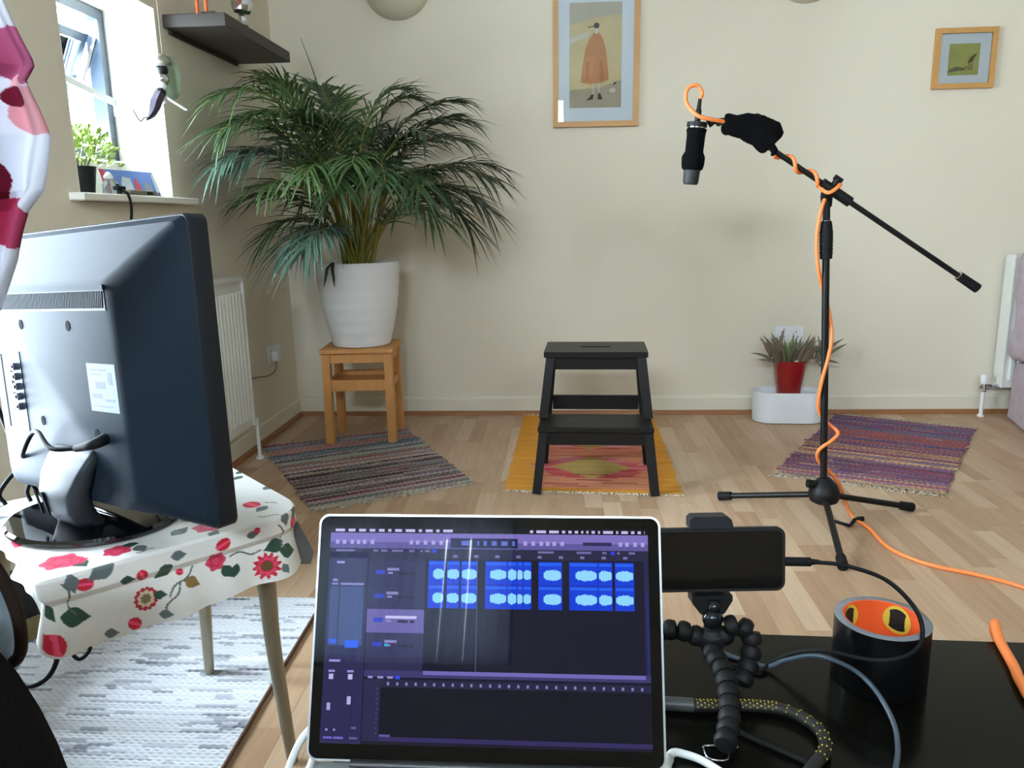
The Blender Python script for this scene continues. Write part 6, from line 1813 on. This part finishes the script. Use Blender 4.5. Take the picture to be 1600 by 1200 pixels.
while True:
    s_ = 0.004 + k * 0.0042
    if s_ > 0.20: break
    j = max(i for i in range(len(d_)) if d_[i] <= s_); j = min(j, len(cp_) - 2)
    c_ = cp_[j]; t_ = (cp_[j + 1] - cp_[j]).normalized(); sd = t_.cross(Vector((0, 0, 1))).normalized()
    for row in range(4):
        an = math.radians(20 + row * 42 + (21 if k % 2 else 0))
        o_ = sd * math.cos(an) + Vector((0, 0, 1)) * math.sin(an)
        p_ = c_ + o_ * 0.0065
        if k < 22 or k % 3 == 0:
            box(q, p_, (0.0013, 0.0013, 0.0013))
    k += 1
obj('flecks', q, M('yellow_fleck', (196, 172, 40), 0.5), br_, 0, kind='stuff')
q = BM(); tube(q, [(0.172, 0.79, TZ + 0.0035), (0.192, 0.762, TZ + 0.0035), (0.225, 0.735, TZ + 0.0035), (0.25, 0.712, TZ + 0.0035), (0.27, 0.66, TZ + 0.0035)], 0.0032, 8, 8); obj('trailing_lead', q, rubber_m, bc, 180)
# little wire clip by the tripod foot
q = BM(); tube(q, [(0.146, 0.738, TZ + 0.002), (0.149, 0.722, TZ + 0.002), (0.166, 0.720, TZ + 0.002), (0.172, 0.734, TZ + 0.002), (0.182, 0.742, TZ + 0.002), (0.15, 0.742, TZ + 0.002), (0.146, 0.738, TZ + 0.002)], 0.0013, 6, 5)
obj('wire_clip', q, chrome_m, None, 180, label='small bent wire clip at the foot of the tripod', cat='clip')

# ================================================================== TAPE ROLL
tpe = thing('tape_roll', 'thick roll of black tape with an orange core on the black table', 'tape', (0.383, 0.878, TZ))
tmx = T(0.378, 0.878, TZ + 0.0005) @ Matrix.Diagonal((0.95, 0.95, 1, 1))
HT = 0.079
q = BM(); lathe(q, [(0.0445, 0.0), (0.0555, 0.0), (0.056, 0.001), (0.056, HT - 0.0008)], tmx, 64, cap=False); obj('tape_side', q, M('black_tape', (9, 9, 10), 0.3, var=0.2, scale=30, spec=0.25), tpe, 40)
q = BM(); lathe(q, [(0.056, HT - 0.0008), (0.0555, HT), (0.0465, HT)], tmx, 64, cap=False); obj('tape_edge', q, M('grey_tape_edge', (112, 116, 122), 0.6, var=0.1, scale=60), tpe, 60)
q = BM(); lathe(q, [(0.0465, HT), (0.0445, HT - 0.0005), (0.0443, 0.0)], tmx, 64, cap=False); co2 = obj('core', q, M('orange_card_core', (222, 82, 22), 0.7, var=0.08, scale=20), tpe, 60)
# printed ovals on the inside of the core: black badge with a yellow border
def badge(a_mid, wid, z0_, z1_, r, nm, mat):
    q = BM(); n = 26
    ca = []
    for k in range(n):
        t = 2 * PI * k / n
        an = a_mid + wid * math.cos(t); zz = (z0_ + z1_) / 2 + (z1_ - z0_) / 2 * math.sin(t)
        ca.append(q.verts.new((r * math.cos(an), r * math.sin(an), zz)))
    ce = q.verts.new((r * math.cos(a_mid), r * math.sin(a_mid), (z0_ + z1_) / 2))
    for k in range(n):
        q.faces.new((ce, ca[(k + 1) % n], ca[k]))
    tf(q, list(q.verts), tmx)
    return obj(nm, q, mat, co2, 0, normals=False)
ym, km = M('badge_yellow', (206, 178, 60), 0.6), M('badge_black', (24, 20, 16), 0.6)
for am in (2.3, 0.75):
    badge(am, 0.42, 0.042, HT - 0.001, 0.0440, 'badge_border', ym)
    badge(am, 0.36, 0.046, HT - 0.005, 0.0437, 'badge', km)
